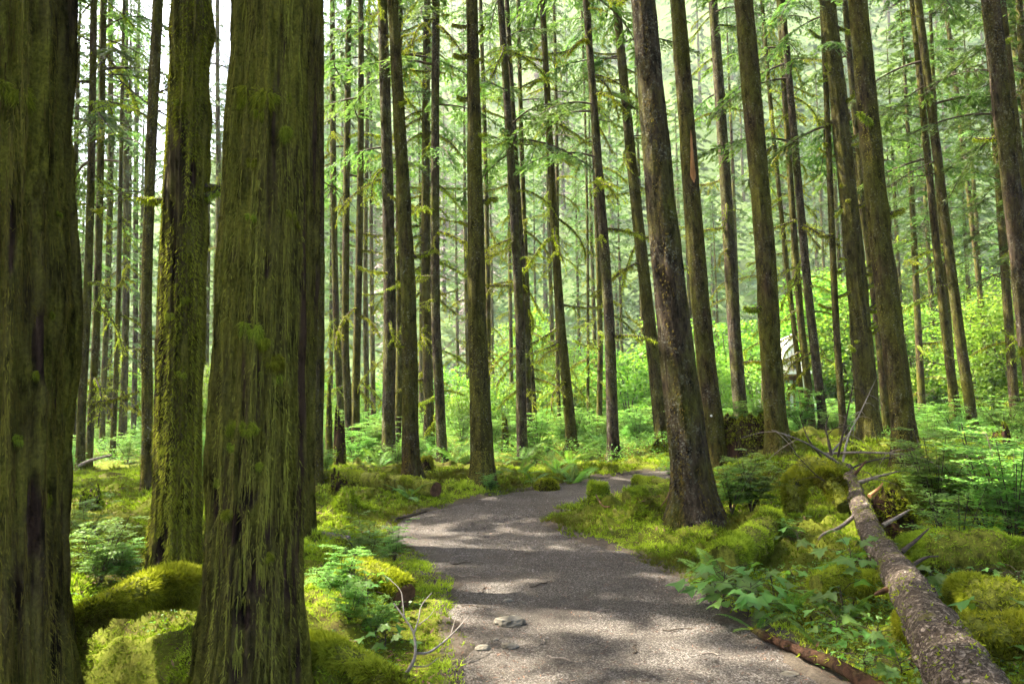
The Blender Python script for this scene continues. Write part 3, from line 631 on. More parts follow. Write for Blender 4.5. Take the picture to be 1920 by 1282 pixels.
# the stand goes on to the sides and behind the photographer; these trees shade the foreground
for i, (x, y, cb) in enumerate([(-7, 6, 11), (-9, 10.5, 12), (-11, 3, 11), (-6.5, -2, 12), (-3.5, -4, 12), (4.5, -3, 12), (7, 2, 12), (9.5, 7, 12), (-12.5, 15, 10), (-16, 20, 9), (11.5, 11.5, 12), (-14, 18, 10), (-12, 18.9, 12), (-11.2, 15.6, 12), (-19, 13, 10), (-20, 27, 8), (-26, 20, 8), (15, 15, 11), (13, 4, 12), (-15, -3, 11), (1.5, -6, 11), (-1, -9, 11), (8, -7, 11), (-8, -8, 11), (11, -1, 11), (3.2, -1.5, 13), (-4.6, 1.2, 13), (6.3, 5.2, 13), (12, 8.5, 11), (15.5, 11, 10), (18, 18, 10), (-17, 4, 10), (-20, 9, 10), (-13, 6.2, 11), (17, 3, 10), (19, 12.5, 10)]):
    zt = 12; base = Vector((x, y, gz(x, y) - .03))
    root = thing('conifer_tree', 'tall conifer of the stand around the photographer', 'tree', base, (0, 0, i * 1.3), 'conifers around the photographer')
    s = Soup(); H = random.uniform(26, 31); tube(s, [(0, 0, -.2), (0, 0, .4), (.05, 0, 9), (0, .1, 18), (0, 0, H)], [.42, .3, .24, .16, .02], 16, rough=.1)
    s.build('trunk', 'brown_bark', root)
    me = CROWN[i % 4]; o = obj('crown', me, root, (0, 0, cb)); zs = (H - cb) / 17; o.scale = (1.5, 1.5, zs) if x > -5 or y < 8 else (1.35, 1.35, zs)

# ------------------------------------------------------------------ moss tufts on the big trunks
def moss_clump_mesh(seed):
    gr = np.random.default_rng(seed); s = Soup(); n = 1700
    O = unit(gr.normal(size=(n, 3))); O[:, 0] = np.abs(O[:, 0]) * .7; O = unit(O)          # +X is outward
    lob = np.stack([gr.uniform(0, .1, 6), gr.uniform(-.42, .42, 6), gr.uniform(-.3, .2, 6)], -1); k = gr.integers(0, 6, n)
    P = lob[k] + O * np.array([.13, .22, .15]) * gr.uniform(.5, 1, (n, 1))
    D = unit(O * .55 + gr.normal(0, .35, (n, 3)) - [0, 0, .75])
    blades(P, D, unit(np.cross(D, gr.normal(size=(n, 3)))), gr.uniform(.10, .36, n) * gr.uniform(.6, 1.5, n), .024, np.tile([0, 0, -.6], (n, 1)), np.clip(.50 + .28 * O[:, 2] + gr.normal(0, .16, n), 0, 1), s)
    return s.mesh('moss_tuft', ['tuft_moss'])
CLUMP = [moss_clump_mesh(i) for i in range(3)]
def clump(ti, u, v, px, k=0):
    root, surf, par = TREE[ti]; inv = (Matrix.Translation(root.location) @ root.rotation_euler.to_matrix().to_4x4()).inverted()
    y0 = placed[ti][1]; best = None
    o = inv @ CAM; d = (inv.to_3x3() @ ray(u, v))
    q = np.arange(y0 - 1.2, y0 + .6, .01); pp_ = np.array(o) + np.array(d) * q[:, None]; aa_ = np.arctan2(pp_[:, 1], pp_[:, 0])
    inside = np.nonzero(np.hypot(pp_[:, 0], pp_[:, 1]) < trunk_fn(pp_[:, 2], aa_, **par))[0]
    if not len(inside): return
    p, a = Vector(pp_[inside[0]]), float(aa_[inside[0]])
    obj('moss_tuft', CLUMP[k % 3], root, p, (0, random.uniform(-.2, .2), a), (px * 2 * y0 / FPX * .6, px * 2 * y0 / FPX * random.uniform(.55, .85), px * 2 * y0 / FPX * random.uniform(.7, 1.0)))
for k, (u, v, px) in enumerate([(478, 176, 34), (510, 182, 26), (450, 190, 20), (487, 213, 15), (540, 246, 19), (475, 302, 12), (471, 615, 24), (500, 640, 15), (515, 672, 20), (510, 704, 24), (440, 795, 26), (468, 798, 20), (436, 835, 15),
                                (545, 180, 12), (560, 420, 10), (470, 405, 10), (490, 870, 12), (410, 900, 14), (540, 860, 10), (430, 960, 16), (500, 1040, 14), (545, 400, 12)]): clump(2, u, v, px, k)
for k, (u, v, px) in enumerate([(22, 168, 34), (52, 165, 22), (30, 45, 12), (100, 590, 14), (70, 700, 14), (40, 820, 16), (110, 400, 10), (90, 930, 16)]): clump(0, u, v, px, k)
for k, (u, v, px) in enumerate([(330, 190, 12), (350, 560, 12), (320, 590, 10), (340, 700, 12), (310, 840, 12)]): clump(1, u, v, px, k)
# the orange scar and the round tag on the reddish trunk
def on_trunk(ti, u, v):
    y0 = placed[ti][1]; root, surf, par = TREE[ti]; M = (Matrix.Translation(root.location) @ root.rotation_euler.to_matrix().to_4x4()); inv = M.inverted()
    o = inv @ CAM; d = inv.to_3x3() @ ray(u, v)
    q = np.arange(y0 - 1.2, y0 + .8, .005); p = np.array(o) + np.array(d) * q[:, None]
    inside = np.nonzero(np.hypot(p[:, 0], p[:, 1]) < trunk_fn(p[:, 2], np.arctan2(p[:, 1], p[:, 0]), **par) + .012)[0]
    return Vector(p[inside[0]]) if len(inside) else o + d * y0
root = TREE[30][0]; s = Soup()
pp = [on_trunk(30, *q) for q in [(1293, 195), (1295, 250), (1297, 300), (1299, 330), (1303, 352)]]
tube(s, [tuple(p) for p in pp], [.012, .03, .05, .075, .012], 8, rough=.3, freq=12); s.build('bark_scar', 'fresh_wood', root)
s = Soup(); c = on_trunk(30, 1333, 779); tube(s, [(c.x, c.y - .05, c.z), (c.x, c.y - .03, c.z), (c.x, c.y + .02, c.z)], [.018, .021, .021], 14); s.build('round_tag', 'metal_tag', root)

# ------------------------------------------------------------------ hillside wood
def hill_tree(seed, H, R0, mat, bare=False):
    me = None; gr = np.random.default_rng(seed)
    cm = crown_mesh(seed, H=H, R0=R0, nb=62, dens=.85 if not bare else .3, blade=.32 if not bare else .3, mat=mat)
    bm_tr = Soup(); tube(bm_tr, [(0, 0, -2), (0, 0, 0), (0, 0, H * .6), (0, 0, H)], [.34, .3, .17, .02], 7)
    return cm, bm_tr.mesh('trunk', 'grey_bark' if bare else 'brown_bark')
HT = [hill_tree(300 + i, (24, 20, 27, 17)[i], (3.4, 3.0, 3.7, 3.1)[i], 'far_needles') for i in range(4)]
HB = [hill_tree(320 + i, (16, 14)[i], (3.2, 2.8)[i], 'grey_twigs', True) for i in range(2)]
gr = np.random.default_rng(77); spots = []; tries = 0
def screen(x, y, z):
    p = CROT.transposed() @ (Vector((x, y, z)) - CAM); return 960 + FPX * p.x / -p.z, 641 - FPX * p.y / -p.z
while len(spots) < 285 and tries < 40000:
    tries += 1; y = 72 + 190 * gr.random() ** 1.25; x = gr.uniform(-.72, .72) * y; z = float(hill(np.array([x]), np.array([y]))[0])
    u, v = screen(x, y, z + 18)
    if 235 < u < 430 and v < 300: continue                               # the sky gap
    if any((x - a) ** 2 + (y - b) ** 2 < (3.2 + y * .012) ** 2 for a, b, _, _ in spots): continue
    spots.append((x, y, z, u))
for i, (x, y, z, u) in enumerate(spots):
    bare = 700 < u < 1180 and y < 170 and gr.random() < .7
    cm, tm = (HB[i % 2] if bare else HT[i % 4]); sc = gr.uniform(.75, 1.15)
    root = thing('bare_tree' if bare else 'hillside_conifer', 'leafless grey tree on the pale slope behind the stand' if bare else 'feathery conifer on the hazy slope behind the stand', 'tree', (x, y, z - .3), (0, 0, gr.uniform(0, 6.28)),
                 'leafless trees on the slope' if bare else 'conifers on the slope', sc)
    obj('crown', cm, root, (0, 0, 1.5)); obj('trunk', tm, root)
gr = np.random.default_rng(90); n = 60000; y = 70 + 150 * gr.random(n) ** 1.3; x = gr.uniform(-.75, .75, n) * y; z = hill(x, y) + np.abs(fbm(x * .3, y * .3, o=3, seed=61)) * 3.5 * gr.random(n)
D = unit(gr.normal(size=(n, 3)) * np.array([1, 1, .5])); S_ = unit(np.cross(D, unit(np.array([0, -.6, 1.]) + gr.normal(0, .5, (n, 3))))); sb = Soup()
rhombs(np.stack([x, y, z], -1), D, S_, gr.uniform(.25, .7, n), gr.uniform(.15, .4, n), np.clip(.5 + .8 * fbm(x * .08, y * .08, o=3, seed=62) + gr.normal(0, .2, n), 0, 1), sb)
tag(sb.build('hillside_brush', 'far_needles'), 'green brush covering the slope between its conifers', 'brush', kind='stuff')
# hemlocks with low boughs along the far side of the stand
gr = np.random.default_rng(78)
for i, (u, d, cb) in enumerate([(118, 34, 2.5), (172, 44, 2), (205, 40, 3), (262, 50, 2), (385, 46, 3), (400, 60, 3), (60, 40, 3), (620, 48, 5), (690, 56, 8), (790, 42, 6), (925, 60, 9), (1170, 60, 8),
                               (1440, 50, 6), (1640, 56, 5), (1760, 42, 4), (1850, 38, 4), (1915, 46, 3), (1970, 34, 4), (-40, 36, 3), (1730, 31, 7), (1790, 28, 6), (1905, 25, 5), (1960, 21, 5), (1690, 46, 6), (135, 28, 5), (232, 36, 3), (410, 54, 2), (150, 52, 2), (220, 58, 2), (300, 60, 2), (640, 58, 4), (735, 60, 4), (860, 62, 5), (1010, 64, 6), (1090, 62, 6), (1280, 58, 5), (1350, 62, 4), (1480, 62, 4), (1560, 60, 4), (600, 46, 10), (700, 44, 11), (810, 48, 10), (880, 44, 12), (960, 50, 11), (1040, 46, 12), (1120, 50, 11), (1210, 46, 12), (1300, 48, 11), (1390, 46, 11), (1500, 48, 11), (1590, 46, 10), (1700, 44, 9), (1830, 42, 8)]):
    p = at(u, 800, d); H = gr.uniform(17, 25) + (5 if cb > 8 else 0)
    root = thing('hemlock_tree', landmark_label('feathery far hemlock', u), 'tree', (p.x, p.y, gz(p.x, p.y) - .1), (0, 0, gr.uniform(0, 6)), 'hemlocks at the far edge')
    s = Soup(); tube(s, [(0, 0, -.2), (0, 0, .4), (.1, 0, H * .5), (0, 0, H)], [.2, .15, .1, .015], 9, rough=.1); s.build('trunk', 'brown_bark', root)
    obj('crown', CROWN_LOW[i % 3], root, (0, 0, cb), (0, 0, 0), (.95, .95, (H - cb) / 20))
    for b in range(6): obj('branch', BR['moss'][(i + b) % 5], root, (0, 0, gr.uniform(1.2, max(cb, 2) + 1)), (gr.uniform(-.3, .3), gr.uniform(-.2, .3), gr.uniform(0, 6.28)), gr.uniform(.8, 1.8))

# ------------------------------------------------------------------ broadleaf bushes and young maples in the sun
def bush_mesh(seed, H, Rr, nl, leafsize, nst=5):
    gr = np.random.default_rng(seed); st = Soup(); fo = Soup(); n_c = nl // 26
    for k in range(nst):
        a = gr.uniform(0, 6.28); e = np.array([math.cos(a) * Rr * gr.uniform(.2, .8), math.sin(a) * Rr * gr.uniform(.2, .8), H * gr.uniform(.6, .98)])
        tt = np.linspace(0, 1, 8)[:, None]; p = e * tt + np.array([0, 0, .15 * H]) * np.sin(tt * 3.14) * .5 + gr.normal(0, .015 * H, (8, 3)) * tt
        tube(st, p, .010 * H * (1 - .8 * tt[:, 0]) + .003, 5, .4)
        for b in range(5):
            q = p[gr.integers(3, 8)]; d = unit(np.array([gr.normal(), gr.normal(), gr.uniform(.1, .6)])); t2 = np.linspace(0, 1, 4)[:, None]
            tube(st, q + d * t2 * Rr * .5, .003 * H * (1 - .7 * t2[:, 0]) + .002, 3, .4, cap=False)
    C = unit(gr.normal(size=(n_c, 3))) * gr.uniform(.25, 1, (n_c, 1)) ** .5 * np.array([Rr, Rr, H * .48]) + np.array([0, 0, H * .54])
    k = np.repeat(np.arange(n_c), 26); n = len(k)
    B = C[k] + gr.normal(0, 1, (n, 3)) * np.array([.20, .20, .07]) * Rr * .9
    D = unit(gr.normal(size=(n, 3)) * np.array([1, 1, .45]) - [0, 0, .25]); up = unit(np.array([0, 0, 1.]) + gr.normal(0, .45, (n, 3))); S = unit(np.cross(D, up))
    L = leafsize * gr.uniform(.6, 1.25, n)
    rhombs(B, D, S, L, L * .8, np.clip(.5 + .25 * (C[k][:, 2] / H - .5) + gr.normal(0, .2, n), 0, 1), fo, fold=.12)
    return st.mesh('stem', 'dark_twig'), fo
MAPLE = []
for i in range(4):
    st, fo = bush_mesh(400 + i, (4.5, 6.5, 3.2, 8)[i], (1.7, 2.2, 1.5, 2.6)[i], (3600, 5600, 2800, 7000)[i], (.17, .18, .15, .19)[i]); MAPLE.append((st, fo.mesh('foliage', 'maple_leaf')))
gr = np.random.default_rng(79)
mp = [(1035, 40, 1), (1060, 46, 3), (1000, 44, 0), (960, 50, 2), (1080, 38, 2), (1130, 42, 0), (1200, 40, 1), (1230, 34, 2), (1180, 36, 2), (1265, 38, 0), (1340, 36, 1), (1372, 42, 0), (1405, 46, 1), (1420, 38, 2), (1520, 44, 3), (1555, 40, 1), (1590, 46, 3), (1610, 38, 1), (1650, 44, 1),
      (1690, 36, 2), (1725, 40, 1), (1755, 48, 3), (1790, 38, 0), (1850, 34, 1), (1880, 42, 3), (1920, 32, 1), (1950, 38, 3), (690, 46, 0), (740, 52, 2), (850, 48, 2), (900, 40, 2), (640, 44, 2), (405, 44, 1), (385, 36, 2), (940, 36, 2), (870, 34, 2), (1500, 50, 3), (1460, 54, 1), (1820, 50, 3), (1120, 54, 3), (1000, 56, 3), (620, 52, 1), (170, 42, 2), (250, 46, 2)]
for i, (u, d, k) in enumerate(mp):
    p = at(u, 800, d); root = thing('young_maple', landmark_label('sunlit young maple', u), 'tree', (p.x, p.y, gz(p.x, p.y) - .1), (0, 0, gr.uniform(0, 6)), 'young maples in the sunlit clearing', gr.uniform(.55, 1.3))
    obj('stem', MAPLE[k][0], root); obj('foliage', MAPLE[k][1], root)

def shrub_mesh(seed, n_st=6, leafl=.042):
    """open shrub about 1 m tall with flat layered sprays of small oval leaves"""
    gr = np.random.default_rng(seed); st = Soup(); fo = Soup()
    for k in range(n_st):
        a = gr.uniform(0, 6.28); hgt = gr.uniform(.45, 1.0); lean = gr.uniform(.1, .5)
        tt = np.linspace(0, 1, 9); p = np.stack([np.cos(a) * lean * tt ** 1.3, np.sin(a) * lean * tt ** 1.3, hgt * tt], -1); tube(st, p, .007 * (1 - .7 * tt) + .0015, 4, .4)
        for b in range(12):
            f = gr.uniform(.3, 1); q = np.array([np.interp(f, tt, p[:, c]) for c in range(3)]); aa = gr.uniform(0, 6.28); L = gr.uniform(.2, .42) * (1.25 - .5 * f)
            d = np.array([math.cos(aa), math.sin(aa), gr.uniform(-.05, .35)]); sd = np.array([-d[1], d[0], 0])
            t2 = np.linspace(0, 1, 4)[:, None]; tube(st, q + d * L * t2 - np.array([0, 0, .12]) * L * t2 ** 2, .0022, 3, .4, cap=False)
            subs = [(q, d, L)] + [(q + d * L * ff, unit(d * .7 + sd * sg * .8), L * .55 * (1.1 - ff)) for ff, sg in ((.25, 1), (.4, -1), (.55, 1), (.7, -1))]
            for (o, dd, ll) in subs:
                m = max(4, int(ll / (leafl * .42))); ft = np.linspace(.1, 1, m); s2 = np.where(np.arange(m) % 2, 1, -1)[:, None]; sd2 = unit(np.cross(np.array([0, 0, 1.]), dd))
                B = o + dd * (ll * ft)[:, None] - np.array([0, 0, .1]) * (ll * ft ** 2)[:, None]
                D = unit(dd * .55 + sd2 * s2 + gr.normal(0, .18, (m, 3))); up = unit(np.array([0, 0, 1.]) + gr.normal(0, .25, (m, 3))); S = unit(np.cross(D, up))
                rhombs(B, D, S, leafl * gr.uniform(.7, 1.25, m), leafl * .62, np.clip(.35 + .35 * f + gr.normal(0, .15, m), 0, 1), fo, fold=.1)
    return st.mesh('stem', 'dark_twig'), fo.mesh('foliage', 'shrub_leaf')
SHRUB = [shrub_mesh(420 + i, (9, 7, 12, 10)[i]) for i in range(4)]
def shrub(x, y, sc, k, label, group=None, rz=None):
    root = thing('huckleberry_shrub', label, 'shrub', (x, y, gz(x, y) - .02), (0, 0, random.uniform(0, 6.28) if rz is None else rz), group, sc)
    obj('stem', SHRUB[k][0], root); obj('foliage', SHRUB[k][1], root); return root
for u, v, sc, k, lab in [(185, 1095, .72, 0, 'pale green shrub with flat sprays beside the huge edge trunk'), (160, 1010, .6, 1, 'small pale shrub under the rotten root mound beside the edge trunk'), (235, 1085, .45, 2, 'low leafy shrub before the base of the rim-lit trunk'),
                         (1408, 960, .8, 2, 'airy upright shrub behind the mossy log right of the big grey trunk'), (1372, 968, .7, 0, 'smaller shrub tucked against the back of the mossy log'), (1760, 1010, 1.15, 2, 'wide green shrub just past the fallen log'), (1850, 1010, 1.3, 3, 'tall dense shrub at the frame edge past the fallen log'),
                         (1905, 1040, 1.2, 2, 'dense low shrub cut by the frame edge above the mossy logs'), (1800, 1060, .8, 1, 'small twiggy shrub over the mossy hummock past the fallen log'), (1730, 960, .8, 0, 'bright-tipped shrub before the mossy log by the stout trunk'), (1890, 960, 1.2, 3, 'dark green shrub below the broken stump'),
                         (690, 1065, .55, 1, 'slender shrub on the moss verge above the sawn log'), (740, 1055, .42, 0, 'wispy dark-stemmed shrub at the moss verge beside the path'), (640, 1120, .5, 2, 'leafy shrub overhanging the moss bank by the tufted trunk'), (700, 1195, .32, 3, 'low green shrub below the sawn log'), (655, 1180, .35, 1, 'small shrub at the dark hollow below the moss bank'),
                         (920, 925, .35, 2, 'small leafy shrub at the foot of the stout trunk at the bend'), (1255, 890, .5, 1, 'pale shrub where the far path meets the moss mound'), (1480, 1010, .3, 0, 'tiny shrub before the moss-draped root')]:
    p = hit(u, v); shrub(p.x, p.y, sc, k, lab)
for u, d_, zz_, sc, k, lab in [(1385, 15.5, 1.0, .55, 0, 'green shrub growing on top of the big dark rotten stump'), (1425, 15.7, .95, .45, 2, 'smaller shrub sprouting from the right rim of the big dark stump')]:
    p = at(u, 800, d_); o_ = shrub(p.x, p.y, sc, k, lab); o_.location.z = gz(p.x, p.y) + zz_ - .12
gr = np.random.default_rng(80); SH = []
for i in range(1500):
    if len(SH) >= 170: break
    y = 14.5 + 24 * gr.random() ** .9; u = gr.uniform(90, 1960); p = at(u, 800, y)
    if path_dist(np.array([p.x]), np.array([y]))[0] < .35 or any((p.x - a) ** 2 + (y - b) ** 2 < .3 for a, b in SH): continue
    if y < 18 and not (gr.random() < .3): continue
    SH.append((p.x, y))
for i, (x, y) in enumerate(SH):
    big = y > 20; shrub(x, y, gr.uniform(.6, 1.15) * (1.25 if big else .65), i % 4, 'bright leafy shrub in the sunny undergrowth beyond the bend' if big else 'small leafy shrub on the moss between the mid trunks', 'shrubs of the sunny undergrowth' if big else 'small shrubs between the mid trunks')

# ------------------------------------------------------------------ logs, stumps, roots
def log_thing(name, label, cat, pts, rad, mat='moss_log', n_moss=4000, seg=24, m=70, rough=.40, moss_len=.042, moss_all=False, cut=None, group=None, mossmat='moss', freq=6.5, lift=.8):
    if name == 'mossy_log':
        rr_ = np.interp(np.linspace(0, 1, len(pts)), np.linspace(0, 1, len(rad)), rad); pts = [Vector((p.x, p.y, max(p.z, gz(p.x, p.y) + lift * r_))) for p, r_ in zip(pts, rr_)]
    pts = curve_pts([tuple(p) for p in pts], m); rad = np.interp(np.linspace(0, 1, m), np.linspace(0, 1, len(rad)), rad)
    o = pts[m // 2].copy(); o[2] -= rad[m // 2]; root = thing(name, label, cat, o, group=group)
    s = Soup(); V = tube(s, pts - o, rad, seg, rough=rough, seed=len(label), freq=freq); s.build('wood', mat, root)
    if n_moss:
        q = grid_quads(m, seg); w = (lambda N, c: np.clip(N[:, 2] + .75, 0, 1) ** 1.5 * (.04 + np.clip(1.8 * fbm(c[:, 0] * 3, c[:, 1] * 3, c[:, 2] * 3, 3, 5) + .42, 0, 1))) if not moss_all else (lambda N, c: np.ones(len(N)))
        flat = V.reshape(-1, 3); P, N = sample_mesh(flat, q, n_moss, w); ctr = flat.reshape(m, seg, 3).mean(1)
        # outward normals
        k = np.argmin(((P[:, None, :] - ctr[None, ::4]) ** 2).sum(-1), 1); out = P - ctr[::4][k]; N = np.where((N * out).sum(-1, keepdims=True) < 0, -N, N)
        ms = Soup(); n = len(P); up = N[:, 2]
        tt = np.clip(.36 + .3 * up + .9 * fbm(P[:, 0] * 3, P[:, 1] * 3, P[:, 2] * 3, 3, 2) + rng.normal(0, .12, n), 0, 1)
        tufts(P - N * .004, N, ms, moss_len, .010, 3, tt, droop=.55); stuff(ms.build('moss', mossmat, root))
    if cut is not None:
        for k in cut:
            i0 = 0 if k == 0 else m - 1; c = pts[i0] - o; tdir = unit(pts[0] - pts[1] if k == 0 else pts[-1] - pts[-2]); s = Soup()
            tube(s, [c - tdir * .02, c + tdir * .012], [rad[i0] * .96, rad[i0] * .93], 24, rough=.08, freq=8); s.build('sawn_end', 'cut_wood', root)
    return root
A = lambda *q: [at(*k) for k in q]
def onground(lifts, *q):
    P_ = [at(*k) for k in q]; return [Vector((p.x, p.y, gz(p.x, p.y) + l)) for p, l in zip(P_, lifts)]
# the barked fallen tree
t = NT('flaky_bark'); v0 = t.coords(jitter=False); wq = t.n('ShaderNodeTexNoise'); t.l(v0, wq.inputs['Vector']); wq.inputs['Scale'].default_value = 18; wq.inputs['Detail'].default_value = 4
wv = t.n('ShaderNodeVectorMath', operation='MULTIPLY_ADD'); t.l(wq.outputs['Color'], wv.inputs[0]); wv.inputs[1].default_value = (.06, .06, .06); t.l(v0, wv.inputs[2]); v = wv.outputs[0]; vd = t.voro(v, 52, 'DISTANCE_TO_EDGE'); vc = t.voro(v, 52, out='Color'); bw = t.n('ShaderNodeRGBToBW'); t.l(vc, bw.inputs[0]); n1 = t.noise(v, 4, 5, .65); n2 = t.noise(v, 40, 4, .7)
c = t.ramp(bw.outputs[0], [(.2, (.065, .05, .034)), (.6, (.14, .11, .080)), (.9, (.29, .24, .185))])
c = t.mix(t.ramp(vd, [(.02, 1.0), (.10, 0.0)]), c, (.035, .026, .022)); c = t.mix(t.ramp(n2, [(.5, 0.0), (.68, .8)]), c, (.06, .045, .036))
c = t.mix(t.ramp(n1, [(.58, 0.0), (.66, .75)]), c, t.mix(n2, (.07, .075, .012), (.19, .18, .035)))
t.color(c); t.bump(t.math('ADD', t.math('MULTIPLY', t.ramp(vd, [(0, 0.0), (.15, 1.0)]), .6), n2), .9, .02)
LOGP = A((1588, 880, 10.6), (1606, 930, 9.2), (1638, 1008, 7.2), (1690, 1084, 5.65), (1780, 1232, 3.95), (1840, 1330, 3.3), (1960, 1530, 2.5))
root = log_thing('fallen_tree', 'barked grey-brown fallen trunk running diagonally with dead branches at its far end', 'log', LOGP, [.085, .10, .105, .118, .148, .155, .16], 'flaky_bark', 900, seg=48, m=260, rough=.24, freq=9, moss_len=.025)
o0 = Vector(root.location)
def dead_branch(ptsuvd, r, mat='dark_twig', twigs=3, parent=root):
    r *= 1.25; twigs = twigs * 2
    p = curve_pts([tuple(Vector(at(*k)) - o0) for k in ptsuvd], 14); s = Soup(); tube(s, p, np.linspace(r, r * .25, 14), 6, rough=.15, freq=10)
    bo = s.build('branch', mat, parent)
    for k in range(twigs):
        s = Soup(); b = p[random.randrange(5, 13)]; d = unit(np.array([random.uniform(-1, 1), random.uniform(-.6, .6), random.uniform(-.5, .8)])); tt = np.linspace(0, 1, 6)[:, None]
        tube(s, b + d * tt * random.uniform(.15, .45) + np.array([0, 0, -.1]) * tt ** 2, (r * .3) * (1 - .7 * tt[:, 0]), 3, cap=False); s.build('twig', mat, bo)
for pts, r, mt, tw in [
    ([(1592, 882, 10.2), (1545, 850, 10.2), (1500, 825, 10.0), (1447, 806, 9.8)], .017, 'dead_wood', 2),
    ([(1580, 868, 10.4), (1590, 820, 10.6), (1612, 775, 10.8), (1640, 716, 11.0)], .014, 'pale_twig', 6),
    ([(1570, 862, 10.4), (1583, 800, 10.3), (1595, 745, 10.2), (1606, 690, 10.2)], .013, 'dark_twig', 3),
    ([(1560, 860, 10.4), (1552, 820, 10.5), (1548, 800, 10.6), (1554, 778, 10.7)], .016, 'dark_twig', 2),
    ([(1545, 862, 10.3), (1520, 830, 10.3), (1508, 805, 10.4), (1500, 778, 10.4)], .012, 'dark_twig', 3),
    ([(1550, 858, 10.5), (1575, 830, 10.7), (1592, 812, 10.8), (1600, 798, 11.0)], .014, 'dead_wood', 2),
    ([(1545, 850, 10.6), (1630, 848, 10.3), (1720, 856, 10.0), (1800, 896, 9.6)], .016, 'dead_wood', 5),
    ([(1590, 880, 10.3), (1640, 862, 10.8), (1700, 856, 11.2), (1760, 862, 11.5)], .012, 'dark_twig', 5),
    ([(1610, 905, 9.6), (1640, 895, 9.6), (1690, 882, 9.7)], .024, 'dead_wood', 1),
    ([(1600, 900, 9.8), (1560, 905, 9.5), (1530, 890, 9.4), (1488, 846, 9.4)], .011, 'dark_twig', 4),
    ([(1655, 985, 7.4), (1690, 965, 7.5), (1706, 955, 7.6)], .018, 'dead_wood', 0), ([(1625, 945, 8.3), (1580, 985, 8.0), (1545, 1000, 7.9), (1534, 1012, 7.9)], .020, 'dead_wood', 0),
    ([(1690, 1035, 6.4), (1720, 1010, 6.5), (1742, 990, 6.6)], .016, 'dark_twig', 0), ([(1710, 1060, 6.0), (1735, 1045, 6.1), (1760, 1042, 6.2)], .014, 'dark_twig', 0),
    ([(1662, 1105, 5.3), (1645, 1112, 5.2), (1640, 1114, 5.15)], .016, 'cut_wood', 0), ([(1600, 892, 10.0), (1612, 878, 10.1), (1625, 862, 10.2)], .022, 'cut_wood', 0), ([(1630, 930, 8.6), (1648, 915, 8.7), (1655, 905, 8.8)], .02, 'fresh_wood', 0)]: dead_branch(pts, r, mt, tw)
for k, (u, v, d) in enumerate([(1622, 970, 7.9), (1668, 1046, 6.2), (1735, 1150, 4.65), (1790, 1226, 3.85), (1700, 1090, 5.4), (1650, 1030, 6.6), (1760, 1180, 4.3)]):
    s = Soup(); p = at(u, v, d) - o0; tube(s, [p + Vector((0, .05, -.03)), p + Vector((.01, -.02, .02)), p + Vector((.015, -.04, .035))], [.035, .024, .01], 7, rough=.4, freq=20); s.build('knot', 'dark_twig', root)
# mossy logs
log_thing('mossy_log', 'thick mossy log lying beside the big grey trunk, pointing at the path', 'log', A((1352, 1088, 6.9), (1388, 1045, 7.5), (1420, 1010, 8.1), (1448, 972, 8.8)), [.16, .17, .15, .14], n_moss=7000)
log_thing('mossy_log', 'long low mossy log with a blunt end beyond the path, by the furry trunk', 'log', A((600, 905, 14.2), (660, 912, 13.9), (740, 924, 13.2), (818, 934, 12.6)), [.10, .13, .13, .12], n_moss=3000, cut=[1], rough=.25, lift=1.35)
log_thing('mossy_log', 'short sawn mossy log on the moss verge with a round brown cut end', 'log', A((655, 1112, 6.6), (705, 1118, 6.4), (757, 1124, 6.2)), [.13, .125, .115], n_moss=5000, cut=[1])
log_thing('mossy_root', 'arched moss-covered root with a dark hollow beneath, between the two largest trunks', 'root', A((118, 1240, 4.6), (165, 1158, 4.75), (240, 1122, 5.0), (310, 1108, 5.3), (400, 1105, 5.5)), [.06, .08, .105, .125, .13], n_moss=9000, moss_len=.05, rough=.5)
log_thing('mossy_log', 'thick mossy log behind the stout trunk at the fallen tree end', 'log', A((1680, 930, 10.2), (1740, 926, 10.4), (1830, 922, 10.7), (1900, 922, 11)), [.17, .18, .17, .15], n_moss=5000)
log_thing('mossy_log', 'dark mossy log with a yellow-topped end past the fallen tree', 'log', A((1790, 1108, 5.6), (1850, 1128, 5.4), (1930, 1140, 5.3), (2010, 1150, 5.2)), [.10, .14, .15, .15], n_moss=6000)
log_thing('mossy_log', 'lowest mossy log emerging from under the fallen tree', 'log', A((1700, 1180, 5.0), (1790, 1188, 4.75), (1860, 1190, 4.7), (1980, 1200, 4.6)), [.11, .12, .12, .12], n_moss=7000)
log_thing('mossy_log', 'mossy hummock log under the shrubs past the fallen tree', 'log', A((1700, 1040, 7.4), (1780, 1058, 7.0), (1850, 1070, 6.9), (1940, 1080, 6.8)), [.14, .19, .2, .18], n_moss=6000)
log_thing('rotten_log', 'split brown rotten log edging the path under the broad leaves', 'log', A((1410, 1180, 5.4), (1480, 1212, 5.0), (1560, 1244, 4.65), (1660, 1300, 4.15), (1820, 1400, 3.5)), [.02, .035, .042, .045, .05], 'rot_wood', n_moss=50, rough=.55)
log_thing('mossy_log', 'stubby mossy log with a red rotten end amid the broad-leaved plants', 'log', A((1530, 1095, 6.0), (1575, 1092, 6.1), (1640, 1100, 6.0)), [.07, .10, .10], n_moss=4000)
log_thing('mossy_root', 'yellow moss-draped root bending over beside the fallen tree end', 'root', A((1488, 960, 9.6), (1492, 905, 9.7), (1525, 878, 9.8), (1560, 905, 9.5), (1585, 950, 9.2)), [.10, .13, .14, .13, .10], n_moss=6500, moss_len=.05)
log_thing('mossy_root', 'second darker mossy root arching behind the yellow moss-draped root', 'root', A((1530, 890, 10.2), (1555, 872, 10.3), (1575, 890, 10.2), (1580, 930, 10.0)), [.10, .11, .11, .1], n_moss=3000)
